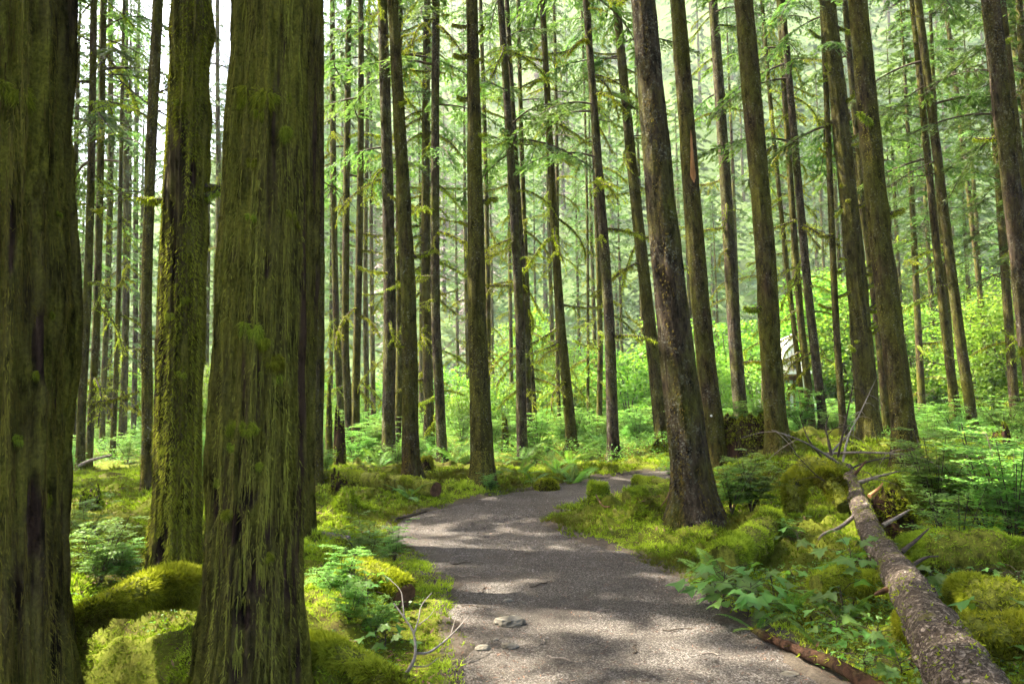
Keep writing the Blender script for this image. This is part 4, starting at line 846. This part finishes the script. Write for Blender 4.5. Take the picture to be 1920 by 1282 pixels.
log_thing('mossy_log', 'mossy log ends lying between moss mound and the big grey trunk', 'log', A((1175, 945, 11.6), (1230, 925, 11.9), (1300, 910, 12.2)), [.12, .13, .13], n_moss=3500)
log_thing('mossy_log', 'low mossy log half sunk behind the big grey trunk near the far path', 'log', A((1190, 905, 13.2), (1250, 912, 12.8), (1320, 915, 12.6)), [.11, .13, .13], n_moss=3000)
log_thing('mossy_root', 'mossy surface root running down from the tufted foreground trunk', 'root', A((575, 1215, 4.75), (640, 1232, 4.6), (700, 1262, 4.4), (770, 1310, 4.1)), [.085, .075, .06, .03], n_moss=5000)
log_thing('dead_stick', 'grey-barked stick lying under the mossy mound left of the path', 'stick', A((585, 1003, 9.0), (620, 1004, 8.9), (655, 1010, 8.8)), [.035, .04, .035], 'dead_wood', n_moss=150)
log_thing('dead_stick', 'dark stick lying along the far edge of the path bend', 'stick', A((742, 972, 10.6), (770, 966, 10.8), (800, 958, 11.0)), [.012, .02, .012], 'dark_twig', n_moss=0)

def stump(name, label, u, v, d, h, r, mat='rot_wood', jag=.5, n_moss=2500, top=1.0, seg=36, rows=26, flare=.5, mtop=.9):
    p = hit(u, v) if d is None else at(u, v, d); x, y = p.x, p.y; z0 = gz(x, y) - .05
    root = thing(name, label, 'stump', (x, y, z0)); sd = len(label) + int(u)
    th = np.linspace(0, 2 * np.pi, seg, endpoint=False); f = np.linspace(0, 1, rows)
    hh = h * (1 - jag * (.5 + fbm(np.cos(th) * 1.8 + sd, np.sin(th) * 1.8, None, 4, sd)))
    F, T = np.meshgrid(f, th, indexing='ij'); Z = F * hh[None]
    rr = r * (1 + flare * np.exp(-Z / (.35 * h)) - (1 - top) * F - .38 * F ** 7) * (1 + .25 * fbm(np.cos(T) * 3 + sd, np.sin(T) * 3, Z * 2, 4, sd))
    V = np.stack([rr * np.cos(T), rr * np.sin(T), Z - .1], -1)
    inner = V[-1] * np.array([.72, .72, 1]) ; inner[:, 2] -= .35 * h * jag + .02; Vi = np.concatenate([V.reshape(-1, 3), inner, inner * np.array([.1, .1, 1.]) - [0, 0, .03]])
    s = Soup(); s.add(Vi, grid_quads(rows + 2, seg)); s.build('wood', mat, root)
    if n_moss:
        P, N = sample_mesh(V.reshape(-1, 3), grid_quads(rows, seg), n_moss, lambda N, c: (np.clip(fbm(c[:, 0] * 3 + sd, c[:, 1] * 3, c[:, 2] * 3, 3, 6) + .2, 0.02, 1) + .9 * np.clip((c[:, 2] / h - .6) * 2, 0, 1)) if mtop else np.ones(len(N)))
        o = P * np.array([1, 1, .1]); N = np.where((N * o).sum(-1, keepdims=True) < 0, -N, N)
        ms = Soup(); tufts(P, unit(N + [0, 0, .3]), ms, .05, .012, 3, np.clip(.35 + .4 * P[:, 2] / h + rng.normal(0, .15, len(P)), 0, 1), droop=.5)
        Q, M_ = sample_mesh(Vi, np.concatenate([grid_quads(rows + 2, seg)[-2 * seg:]]), max(200, n_moss // 5)); tufts(Q, np.tile([0, 0, 1.], (len(Q), 1)), ms, .05, .014, 3, np.clip(rng.normal(.7, .15, len(Q)), 0, 1))
        stuff(ms.build('moss', 'moss', root))
    return root
stump('tree_stump', 'big dark hollow-sided rotten stump with drooping moss behind the rusty-brown trunk', 1402, 868, 15.6, 1.3, .52, jag=.3, n_moss=3200, flare=.15)
stump('tree_stump', 'mossy half of a big stump peeking out right of the rusty-brown trunk', 1492, 866, 16.2, .8, .26, mat='rot_wood', jag=.4, n_moss=1800, flare=.2)
stump('tree_stump', 'small moss-capped cut stump on the mound at the path bend', 1123, 950, 11.4, .46, .15, mat='rot_wood', jag=.12, n_moss=1600, flare=.1)
stump('tree_stump', 'tiny mossy stub just before the moss-capped stump on the mound', 1122, 968, 11.0, .26, .07, mat='moss_log', jag=.2, n_moss=600, flare=.2)
stump('tree_stump', 'round mossy stump beside the ferns at the far path edge', 1026, 918, None, .40, .18, mat='rot_wood', jag=.2, n_moss=2000)
stump('tree_stump', 'low flat mossy stump in front of the clean grey trunk', 1142, 884, None, .32, .19, mat='moss_log', jag=.15, n_moss=1600)
stump('tree_stump', 'pointed mossy stump on the moss mound left of the path', 648, 965, 10.5, .48, .19, mat='moss_log', jag=.5, n_moss=3000, top=.6)
stump('tree_stump', 'jagged red-brown broken stump below the spiky snag', 638, 905, 13.5, .62, .14, jag=.55, n_moss=500, flare=.1)
stump('tree_stump', 'slim moss-capped stump right behind the furry trunk', 799, 880, 16.8, .55, .12, mat='rot_wood', jag=.1, n_moss=1000, flare=.1)
stump('tree_stump', 'rotten splintered stump rising from shrubs near the leaning pair', 1880, 872, 15.5, .95, .2, jag=.75, n_moss=1400, top=.65, flare=.6)
stump('tree_stump', 'dark mossy stump on the bank behind the clean grey trunk', 1240, 868, 18.5, .6, .22, jag=.6, n_moss=1200, top=.6, flare=.7)
stump('tree_stump', 'reddish rotten stump with a stick across it beside the edge trunk', 172, 905, 11.8, .6, .15, jag=.5, n_moss=900, flare=.2)
stump('tree_stump', 'dark torn root plate at the far end of the fallen tree', 1668, 950, 9.3, .62, .2, jag=.6, n_moss=600, flare=.8)
stump('tree_stump', 'black rotten stump fragment between the broad-leaved plants and ferns', 1512, 1138, 5.6, .26, .06, jag=.7, n_moss=200)
stump('dead_snag', 'spiky pole-like snag beyond the ridged trunk', 617, 850, 19, 2.3, .085, mat='brown_bark', jag=.12, n_moss=300, flare=.3, top=.55, rows=40)
stump('dead_snag', 'short dark broken snag right of the spiky pole snag', 637, 850, 18.5, 1.6, .12, mat='rot_wood', jag=.4, n_moss=300, flare=.2)
stump('dead_snag', 'leaning broken snag among bright leaves right of the stout trunk', 948, 850, 24, 1.3, .09, mat='brown_bark', jag=.3, n_moss=300)
log_thing('dead_stick', 'pale stick lying across the reddish rotten stump', 'stick', A((147, 873, 11.4), (172, 862, 11.4), (210, 853, 11.4)), [.018, .02, .014], 'dead_wood', 0)

# ------------------------------------------------------------------ white A-frame cabin in the clearing
c = at(1486, 806, 38); root = thing('cabin', 'small white A-frame cabin with balcony in the clearing behind the trunks', 'cabin', (c.x, c.y, -.12), (0, 0, R(-8)))
Hh, Wd, Dp = 4.35, 1.3, 4.2
def quadbox(name, P, th, mat, parent, nrm=None):
    P = np.array(P, float); n = unit(np.cross(P[1] - P[0], P[2] - P[0])) if nrm is None else np.array(nrm, float); V = np.concatenate([P, P + n * th]); k = len(P); s = Soup()
    s.add(V, [np.array([list(range(k))[::-1]]), np.array([list(range(k, 2 * k))]), np.array([[i, (i + 1) % k, k + (i + 1) % k, k + i] for i in range(k)])]); return s.build(name, mat, parent, False)
for sg in (-1, 1):
    quadbox('roof_panel', [(sg * Wd, -.45, 0), (0, -.45, Hh), (0, Dp, Hh), (sg * Wd, Dp, 0)], .1, 'white_paint', root)
for sg in (-1, 1): quadbox('barge_board', [(sg * (Wd + .05), -.55, -.05), (sg * .02, -.55, Hh + .12), (sg * .02, -.55, Hh - .75), (sg * (Wd - .28), -.55, -.05)], .06, 'white_paint', root, (0, -1, 0))
xw = lambda z: Wd * (1 - z / Hh) - .06
quadbox('upper_wall', [(-xw(2.72), 0, 2.72), (xw(2.72), 0, 2.72), (0, 0, Hh - .2)], .06, 'white_paint', root)
quadbox('lower_wall', [(-xw(.1), .02, .1), (xw(.1), .02, .1), (xw(2.6), .02, 2.6), (-xw(2.6), .02, 2.6)], .05, 'brown_paint', root)
for k in range(9):
    x = -1.0 + k * .25; h = min(2.3, Hh * (1 - abs(x) / Wd) - .35)
    if h > .5: quadbox('slat', [(x - .07, -.08, .15), (x + .07, -.08, .15), (x + .07, -.08, h), (x - .07, -.08, h)], .04, 'green_paint' if k % 2 else 'white_paint', root)
quadbox('balcony', [(-.75, -.9, 2.5), (.75, -.9, 2.5), (.75, 0, 2.5), (-.75, 0, 2.5)], .14, 'brown_paint', root)
quadbox('balcony_rail', [(-.78, -.93, 2.58), (.78, -.93, 2.58), (.78, -.93, 2.72), (-.78, -.93, 2.72)], .03, 'white_paint', root)
quadbox('window', [(-.11, -.09, 3.55), (.11, -.09, 3.55), (.11, -.09, 3.85), (-.11, -.09, 3.85)], .03, 'window_glass', root)
for sg in (-1, 1):
    w_ = quadbox('window', [(sg * .10, -.09, 2.8), (sg * .36, -.09, 2.8), (sg * .22, -.09, 3.3), (sg * .10, -.09, 3.3)][::sg], .03, 'window_glass', root)

for w_ in [c_ for c_ in root.children if c_.name.startswith('window')]:
    vs = [v_.co.copy() for v_ in w_.data.vertices][:4]; s = Soup()
    for k in range(4): tube(s, [tuple(vs[k] + Vector((0, -.05, 0))), tuple(vs[(k + 1) % 4] + Vector((0, -.05, 0)))], .02, 4)
    s.build('frame', 'white_paint', w_, False)
# ------------------------------------------------------------------ ferns and broad-leaved plants
def frond_mesh(seed, n=30):
    gr = np.random.default_rng(seed); s = Soup(); t = np.linspace(0, 1, 16)
    bend = gr.uniform(.35, .6); f = lambda t: np.stack([t * (1 - .15 * t), 0 * t, .75 * t - bend * 1.1 * t * t], -1)
    tube(s, f(t), .006 * (1 - .8 * t) + .001, 4, .7, 1, cap=False)
    ft = np.repeat(np.linspace(.1, .99, n), 2); sg = np.tile([-1., 1.], n); m = len(ft)
    T = unit(f(ft + .01) - f(ft - .01)); S0 = np.tile([0, 1., 0], (m, 1)) * sg[:, None]; N0 = np.cross(T, S0 * sg[:, None])
    L = .17 * np.sin(np.clip(ft * 1.05, 0, 1) * 3.0 + .12) ** .7 * (1.12 - .45 * ft); D = unit(S0 + T * .28 - N0 * .18 + gr.normal(0, .04, (m, 3)))
    rhombs(f(ft), D, unit(np.cross(D, N0)), np.maximum(L, .012), .030 * (1.1 - .5 * ft), np.clip(.45 + .3 * ft + gr.normal(0, .1, m), 0, 1), s, a=.3, fold=.1)
    return s.mesh('frond', ['fern_leaf', 'fern_leaf'])
FROND = [frond_mesh(i) for i in range(4)]
def fern(x, y, sc, nf, label, group=None, lean=0):
    root = thing('sword_fern', label, 'fern', (x, y, gz(x, y)), (0, 0, 0), group); r = random.Random(int(x * 100 + y * 31))
    for k in range(nf):
        obj('frond', FROND[k % 4], root, (0, 0, 0), (r.uniform(-.25, .25), r.uniform(-.45, .35), lean + k * 6.283 / nf + r.uniform(-.3, .3)), sc * r.uniform(.7, 1.15))
for u, v, sc, nf, lab in [(1360, 1108, .55, 7, 'bright fern with upright fronds among broad leaves by the mossy log'), (1482, 1150, .42, 8, 'fern spilling toward the path beside the black stump fragment'), (1590, 1165, .40, 7, 'fern arching beside the fallen trunk under broad leaves'), (1418, 1185, .30, 5, 'small fern poking out over the path edge'),
                          (1790, 1140, .48, 6, 'fern fanning out against the dark mossy log'), (1755, 1120, .34, 5, 'upright fern leaning on the fallen trunk'), (1075, 905, .75, 9, 'sword fern clump beside the round mossy stump'), (1045, 885, .7, 8, 'pale fern behind the round mossy stump'), (765, 935, .6, 6, 'fern with stiff bluish fronds at the furry trunk foot'),
                          (975, 890, .7, 8, 'fern beside the stout flared trunk'), (1000, 905, .5, 7, 'low fern between stout trunk and round stump'), (1530, 1215, .25, 5, 'tiny fern above the split rotten log')]:
    p = hit(u, v); fern(p.x, p.y, sc, nf, lab)
gr = np.random.default_rng(81)
for i in range(46):
    y = gr.uniform(17, 30); u = gr.uniform(600, 1300) if i % 3 else gr.uniform(1300, 1900); p = at(u, 800, y)
    if path_dist(np.array([p.x]), np.array([y]))[0] < .4: continue
    fern(p.x, p.y, gr.uniform(.7, 1.1), 8, 'bright fern in the sunny undergrowth past the bend', 'ferns of the sunny undergrowth')

def palmate():
    out = []; lob = [-2.25, -1.15, 0, 1.15, 2.25]; ln = [.62, .9, 1.0, .9, .62]
    seq = [(-2.9, .30)]
    for k in range(5):
        a, l = lob[k], ln[k]; seq += [(a - .30, l * .72), (a - .13, l * .80), (a, l), (a + .13, l * .80), (a + .30, l * .72)]
        if k < 4: seq.append(((lob[k] + lob[k + 1]) / 2, .52))
    seq.append((2.9, .30))
    P = [(0, 0, 0)] + [(math.cos(a) * l * .5 + .12, math.sin(a) * l * .5, -.10 * l * l + .06 * math.cos(a * 2.7)) for a, l in seq]
    P[0] = (.02, 0, .02); n = len(seq); s = Soup()
    s.add(np.array(P), np.array([[0, k + 1, (k + 1) % n + 1] for k in range(n)]), [.75] + [.45 if l > .6 else .6 for a, l in seq]); return s.mesh('leaf', 'broad_leaf')
LEAF = palmate()
def broad_plant(x, y, h, nl, size, label, spread=.22, group=None):
    z = gz(x, y); root = thing('thimbleberry_plant', label, 'plant', (x, y, z), (0, 0, 0), group); r = random.Random(int(x * 1000 + y * 77)); st = Soup()
    top = np.array([r.uniform(-.05, .05), r.uniform(-.05, .05), h * .9]); tube(st, [(0, 0, -.02), top * .5 + [.01, 0, 0], top], [.005, .004, .003], 4, .4)
    for k in range(nl):
        a = k * 2.4 + r.uniform(-.4, .4); f = .35 + .65 * (k + .5) / nl; e = np.array([math.cos(a) * spread * r.uniform(.4, 1.1), math.sin(a) * spread * r.uniform(.4, 1.1), h * f * r.uniform(.85, 1.12)])
        b = top * min(1, f * .9); tube(st, [b, (b + e) / 2 + [0, 0, .02], e], .0022, 3, .4, cap=False)
        obj('leaf', LEAF, root, e, (r.uniform(-.35, .35), r.uniform(.0, .5), a + r.uniform(-.4, .4)), size * 1.25 * r.uniform(.7, 1.2))
    st.build('stem', 'dark_twig', root)
for u, v, h, nl, sz, sp, lab in [(1352, 1150, .34, 22, .18, .26, 'broad-leaved plant nearest the path corner by the mossy log'), (1400, 1172, .28, 22, .18, .24, 'broad-leaved plant drooping over the path edge'), (1450, 1130, .28, 10, .15, .2, 'broad-leaved plant behind the fern at the path edge'), (1325, 1120, .22, 7, .13, .16, 'small broad-leaved plant on the mound side'),
                                 (1495, 1035, .24, 5, .17, .16, 'lone broad-leaved plant on the brown moss slope'), (1492, 1098, .14, 3, .17, .1, 'single broad leaf low on the brown moss'), (1600, 1130, .50, 20, .18, .22, 'tall broad-leaved plant against the fallen trunk'), (1630, 1090, .42, 16, .17, .2, 'upper broad-leaved plant leaning on the fallen trunk'), (1580, 1160, .28, 9, .15, .18, 'broad-leaved plant below the tall one by the fallen trunk'),
                                 (1570, 1205, .18, 12, .12, .2, 'low broad-leaved plant above the split rotten log'), (1640, 1215, .18, 14, .11, .22, 'spreading low plant in the hollow beside the fallen trunk'), (1690, 1262, .16, 14, .10, .22, 'low leafy plant at the bottom edge beside the fallen trunk'), (1620, 1262, .12, 12, .09, .2, 'small-leaved plant behind the split rotten log'),
                                 (1545, 1245, .06, 8, .06, .1, 'tiny bright seedling at the path edge before the split log'), (1745, 1120, .2, 5, .16, .12, 'broad-leaved plant just past the fallen trunk by the fern'), (1880, 1245, .34, 10, .18, .2, 'dark broad-leaved plant at the bottom corner past the fallen trunk'), (1905, 1165, .26, 7, .16, .16, 'broad-leaved plant between the two mossy logs at the edge'),
                                 (1830, 1085, .14, 14, .08, .2, 'small-leaved plant under the dense shrubs'), (1770, 1095, .14, 10, .08, .18, 'low plant between hummock log and fern'), (1900, 1110, .14, 12, .07, .2, 'low plant over the dark mossy log edge'),
                                 (690, 1150, .24, 12, .11, .16, 'leafy plant below the round sawn log end'), (720, 1215, .2, 12, .10, .16, 'leafy plant by the pale bare branch'), (655, 1130, .26, 12, .10, .18, 'leafy plant hanging over the moss bank'), (700, 1015, .1, 8, .07, .1, 'small pale plant on moss left of the path'),
                                 (170, 1130, .2, 10, .09, .18, 'dark leafy plant behind the arched mossy root')]:
    p = hit(u, v); broad_plant(p.x, p.y, h, nl, sz, lab, sp)

# ------------------------------------------------------------------ rocks, bare branch, twigs
def rock(u, v, wpx, label, flat=.45, group=None):
    p = hit(u, v); sz = wpx / 2 * .84 * p.y / FPX; s = Soup(); m, seg = 12, 18
    ph = np.linspace(-1.5, 1.5, m); th = np.linspace(0, 2 * np.pi, seg, endpoint=False); Pm, T = np.meshgrid(ph, th, indexing='ij')
    D = np.stack([np.cos(Pm) * np.cos(T), np.cos(Pm) * np.sin(T), np.sin(Pm)], -1); k = u * .37
    rr = 1 + .5 * fbm(D[..., 0] * 1.3 + k, D[..., 1] * 1.3, D[..., 2] * 1.3, 3, int(u)); rr = np.round(rr * 7) / 7 * .5 + rr * .5
    V = D * rr[..., None] * sz * np.array([1, .75, flat]); s.add(V, grid_quads(m, seg)); o = s.build('rock', 'rock', None, False, (p.x, p.y, float(path_z(np.array([p.x]), np.array([p.y]))[0]) + sz * flat * .24)); o.rotation_euler = (0, 0, random.uniform(-.3, .3))
    tag(o, label, 'rock', group)
rock(955, 1175, 66, 'largest grey rock bedded in the gravel path'); rock(905, 1222, 34, 'flat pale rock at the path edge below the largest rock'); rock(955, 1218, 38, 'brownish mossy rock just in front of the largest rock'); rock(953, 1130, 20, 'small grey stone behind the largest rock'); rock(981, 1132, 13, 'tiny stone right of the small stone behind the largest rock'); rock(930, 1203, 12, 'tiny pale stone between the flat rocks')
rock(1480, 1268, 40, 'flat grey stone sunk in the path by the split rotten log', .2)
root = None
p0 = hit(758, 1268); o0 = Vector(p0); root = thing('bare_branch', 'pale leafless forked branch lying on the moss beside the path', 'branch', p0)
Z = lambda u, v, d: (u, v, d)
for pts, r in [([(757, 1268, 4.75), (775, 1240, 4.75), (779, 1215, 4.8), (775, 1185, 4.85), (760, 1160, 4.9), (738, 1130, 5.0)], .012), ([(779, 1224, 4.8), (805, 1222, 4.85), (835, 1200, 4.95), (858, 1178, 5.05), (878, 1155, 5.2)], .009), ([(775, 1190, 4.85), (785, 1160, 4.9), (790, 1135, 5.0), (810, 1110, 5.15)], .006), ([(758, 1158, 4.9), (755, 1130, 5.0), (750, 1105, 5.1), (722, 1078, 5.3)], .005), ([(775, 1248, 4.75), (800, 1248, 4.8), (822, 1232, 4.85)], .005), ([(845, 1190, 5.0), (852, 1165, 5.1), (856, 1150, 5.2)], .003), ([(786, 1170, 4.9), (805, 1155, 5.0), (815, 1140, 5.1)], .004)]:
    s = Soup(); tube(s, curve_pts([tuple(Vector(at(*k)) - o0) for k in pts], 14), np.linspace(r, r * .35, 14), 6, rough=.2, freq=20); s.build('twig', 'pale_twig', root)
gr = np.random.default_rng(82)
for u, v in [(880, 1085), (905, 1110), (1010, 1100), (868, 1060), (1020, 1205), (1130, 1150), (1050, 1240), (1190, 1220), (1240, 1090), (880, 1140), (925, 1010), (1180, 1060), (1330, 1230), (990, 1040), (1110, 1025), (860, 1045), (950, 1075), (1270, 1180)]:
    p = hit(u, v); L = gr.uniform(.10, .22); a = gr.uniform(0, 3.14); s = Soup(); tt = np.linspace(-.5, .5, 6)
    tube(s, np.stack([tt * L, .02 * np.sin(tt * 6), .004 * np.cos(tt * 9)], -1), .0045, 5, rough=.3, freq=40)
    o = s.build('fallen_twig', ('dark_twig', 'dead_wood')[gr.integers(2)], None, True, (p.x, p.y, float(path_z(np.array([p.x]), np.array([p.y]))[0]) + .008)); o.rotation_euler = (0, 0, a)
    tag(o, 'short dry twig lying loose on the gravel path', 'twig', 'twigs on the path')
log_thing('dead_stick', 'curved bare stick in the dark hollow under the arched root', 'stick', onground((.03, .06, .05, .03), (225, 1215, 4.95), (268, 1212, 4.85), (296, 1240, 4.65), (300, 1290, 4.3)), [.006, .009, .010, .010], 'dead_wood', 0)
log_thing('dead_stick', 'reddish-brown broken stick leaning on the moss beside the big grey trunk', 'stick', onground((.02, .12, .24), (1240, 992, 10.3), (1252, 975, 10.35), (1265, 960, 10.4)), [.008, .01, .01], 'cut_wood', 0)
log_thing('dead_stick', 'short reddish-brown stick poking out below the moss-capped stump', 'stick', onground((.12, .08, .03), (1118, 946, 10.9), (1130, 951, 10.7), (1144, 957, 10.6)), [.010, .010, .008], 'cut_wood', 0)

# ------------------------------------------------------------------ moss carpet, gravel, litter, low undergrowth
gr = np.random.default_rng(83)
def scatter(n, x0, x1, y0, y1, pw):
    y = y0 + (y1 - y0) * gr.random(n) ** pw; x = gr.uniform(x0, x1, n); return x, y
def ground_pts(x, y):
    e = .05; z = gfast(x, y); zx = gfast(x + e, y); zy = gfast(x, y + e)
    return np.stack([x, y, z], -1), unit(np.stack([-(zx - z) / e, -(zy - z) / e, np.ones_like(z)], -1))
y = 2.6 + 15.5 * gr.random(330000) ** 1.6; x = gr.uniform(-.72, .74, len(y)) * (y + 1.2)
d = path_dist(x, y); nz = fbm(x * 1.1, y * 1.1, o=3, seed=41); keep = (d + .5 * nz + gr.normal(0, .08, len(x)) > .02) & (gr.random(len(x)) < np.clip(.9 + 1.0 * nz, .65, 1))
x, y, nz = x[keep], y[keep], nz[keep]; P, N = ground_pts(x, y); s = Soup()
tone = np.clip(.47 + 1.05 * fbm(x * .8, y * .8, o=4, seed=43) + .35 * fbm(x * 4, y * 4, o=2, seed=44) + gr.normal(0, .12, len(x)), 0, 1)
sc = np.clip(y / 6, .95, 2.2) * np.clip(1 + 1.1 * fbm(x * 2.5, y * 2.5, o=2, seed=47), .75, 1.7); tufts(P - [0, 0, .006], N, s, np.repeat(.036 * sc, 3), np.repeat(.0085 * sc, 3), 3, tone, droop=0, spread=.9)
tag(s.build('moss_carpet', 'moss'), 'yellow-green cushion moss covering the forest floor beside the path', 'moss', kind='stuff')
# pebbles on the path
n = 26000; k = gr.integers(0, len(PATH) - 1, n); f = gr.random((n, 1)); q = PATH[k] * (1 - f) + PATH[k + 1] * f; q = q + gr.uniform(-1, 1, (n, 2)) * np.array([1.0, .3]) * 1.0
d = path_dist(q[:, 0], q[:, 1]); q = q[(d < .22) & (q[:, 1] > 2.5) & (q[:, 1] < 13)]; n = len(q); z = path_z(q[:, 0], q[:, 1]); r = .0022 + .006 * gr.random(n) ** 3.5; r = r * np.clip(q[:, 1] / 6, .8, 1.6)
O = np.array([[1, 0, 0], [0, 1, 0], [-1, 0, 0], [0, -1, 0], [0, 0, 1], [0, 0, -1]], float); Vp = np.stack([q[:, 0], q[:, 1], z], -1)[:, None] + O[None] * (r[:, None] * gr.uniform(.6, 1.3, (n, 6)))[..., None]
Fp = np.array([[0, 1, 4], [1, 2, 4], [2, 3, 4], [3, 0, 4], [1, 0, 5], [2, 1, 5], [3, 2, 5], [0, 3, 5]]); s = Soup(); s.add(Vp, (np.arange(n)[:, None, None] * 6 + Fp[None]).reshape(-1, 3), np.repeat(gr.random(n), 6))
leaf('pebble', [(0, (.05, .043, .035)), (.6, (.12, .105, .088)), (1, (.25, .23, .20))], 0.0, .8, .2)
tag(s.build('pebbles', 'pebble', None, False), 'loose grey gravel stones strewn over the path', 'gravel', kind='stuff')
# needles and bits of bark
n = 48000; y = 2.6 + 11 * gr.random(n) ** 1.2; x = gr.uniform(-3.5, 4.5, n); d = path_dist(x, y); keep = (d < .5) & (gr.random(n) < .25 + .75 * smooth(-.5, .05, d)); x, y, d = x[keep], y[keep], d[keep]; n = len(x)
z = np.where(d < .02, path_z(x, y), gfast(x, y)) + .004; a = gr.uniform(0, 6.28, n); D = np.stack([np.cos(a), np.sin(a), gr.normal(0, .15, n)], -1); S = np.stack([-np.sin(a), np.cos(a), 0 * a], -1); s = Soup()
rhombs(np.stack([x, y, z], -1), D, S, gr.uniform(.012, .05, n), gr.uniform(.003, .009, n), gr.random(n), s); leaf('litter', [(0, (.025, .017, .012)), (.6, (.09, .05, .028)), (1, (.22, .14, .085))], 0.0, .9, .05)
tag(s.build('litter', 'litter'), 'brown needles and bark bits scattered along the path', 'litter', kind='stuff')
n = 16000; y = 2.8 + 12 * gr.random(n) ** 1.3; x = gr.uniform(-.7, .72, n) * (y + 1); d = path_dist(x, y); nz = fbm(x * 1.6, y * 1.6, o=3, seed=71); keep = (d > .2) & (nz > .02); x, y = x[keep], y[keep]; n = len(x)
a = gr.uniform(0, 6.28, n); D = np.stack([np.cos(a), np.sin(a), gr.normal(.1, .25, n)], -1); S = unit(np.stack([-np.sin(a), np.cos(a), gr.normal(0, .3, n)], -1)); s = Soup()
rhombs(np.stack([x, y, gfast(x, y) + .022], -1), D, S, gr.uniform(.03, .11, n) * np.clip(y / 7, .7, 1.6), gr.uniform(.006, .022, n), gr.random(n), s)
tag(s.build('dead_leaves', 'litter'), 'brown dead leaves and twigs lying over the moss', 'litter', kind='stuff')
# low leafy undergrowth: bright carpet beyond the bend and the leafy hollow by the fallen tree
def low_leaves(x, y, size, hgt):
    n = len(x); P = np.stack([x, y, gfast(x, y) + hgt * gr.random(n) ** .8], -1); D = unit(gr.normal(size=(n, 3)) * np.array([1, 1, .35])); up = unit(np.array([0, 0, 1.]) + gr.normal(0, .35, (n, 3)))
    rhombs(P, D, unit(np.cross(D, up)), size * gr.uniform(.6, 1.3, n), size * .7 * gr.uniform(.7, 1.2, n), np.clip(gr.normal(.5, .2, n), 0, 1), s, fold=.1)
s = Soup(); n = 190000; y = 16 + 40 * gr.random(n) ** 1.1; x = gr.uniform(-.68, .70, n) * y; nz = fbm(x * .35, y * .35, o=4, seed=51); d = path_dist(x, y)
keep = (d > .4) & (nz > .24 - .52 * smooth(16.5, 24, y)); x, y, nz = x[keep], y[keep], nz[keep]; low_leaves(x, y, np.clip(.05 * y / 20, .045, .12), (.22 + .5 * np.clip(nz + .25, 0, 1)) * np.clip(y / 24, .6, 1.6))
tag(s.build('undergrowth', 'shrub_leaf'), 'bright green leafy undergrowth carpeting the sunny ground past the bend', 'undergrowth', kind='stuff')
s = Soup(); n = 9000; y = gr.uniform(3.2, 7.5, n); x = gr.uniform(1.4, 5.5, n); nz = fbm(x * 1.2, y * 1.2, o=3, seed=55); d = path_dist(x, y); keep = (d > .18) & (nz > .05 - .35 * (1 - smooth(4.2, 5.4, y))); low_leaves(x[keep], y[keep], .035, .10)
n = 2600; y = gr.uniform(4.2, 9.5, n); x = -.2 - gr.uniform(.5, 2.4, n); nz = fbm(x * 1.2, y * 1.2, o=3, seed=56); d = path_dist(x, y); keep = (d > .25) & (nz > .15); low_leaves(x[keep], y[keep], .03, .08)
tag(s.build('ground_leaves', 'broad_leaf'), 'small low green leaves creeping over the moss near the path', 'ground cover', kind='stuff')

# ------------------------------------------------------------------ damp air over the whole valley
m = bpy.data.materials.new('haze'); m.use_nodes = True; MAT['haze'] = m; nt = m.node_tree; nt.nodes.clear()
ou = nt.nodes.new('ShaderNodeOutputMaterial'); pv = nt.nodes.new('ShaderNodeVolumePrincipled'); pv.inputs['Color'].default_value = (.88, .94, 1, 1); pv.inputs['Density'].default_value = .0005; pv.inputs['Anisotropy'].default_value = .3
nt.links.new(pv.outputs[0], ou.inputs['Volume'])
s = Soup(); X0, X1, Y0, Y1, Z0, Z1 = -345, 345, -60, 455, -25, 300
s.add([(x, y, z) for x in (X0, X1) for y in (Y0, Y1) for z in (Z0, Z1)], np.array([[0, 1, 3, 2], [4, 6, 7, 5], [0, 4, 5, 1], [2, 3, 7, 6], [0, 2, 6, 4], [1, 5, 7, 3]]))
tag(s.build('haze', 'haze', None, False), 'thin pale damp air fading the far slope', 'haze', kind='stuff')
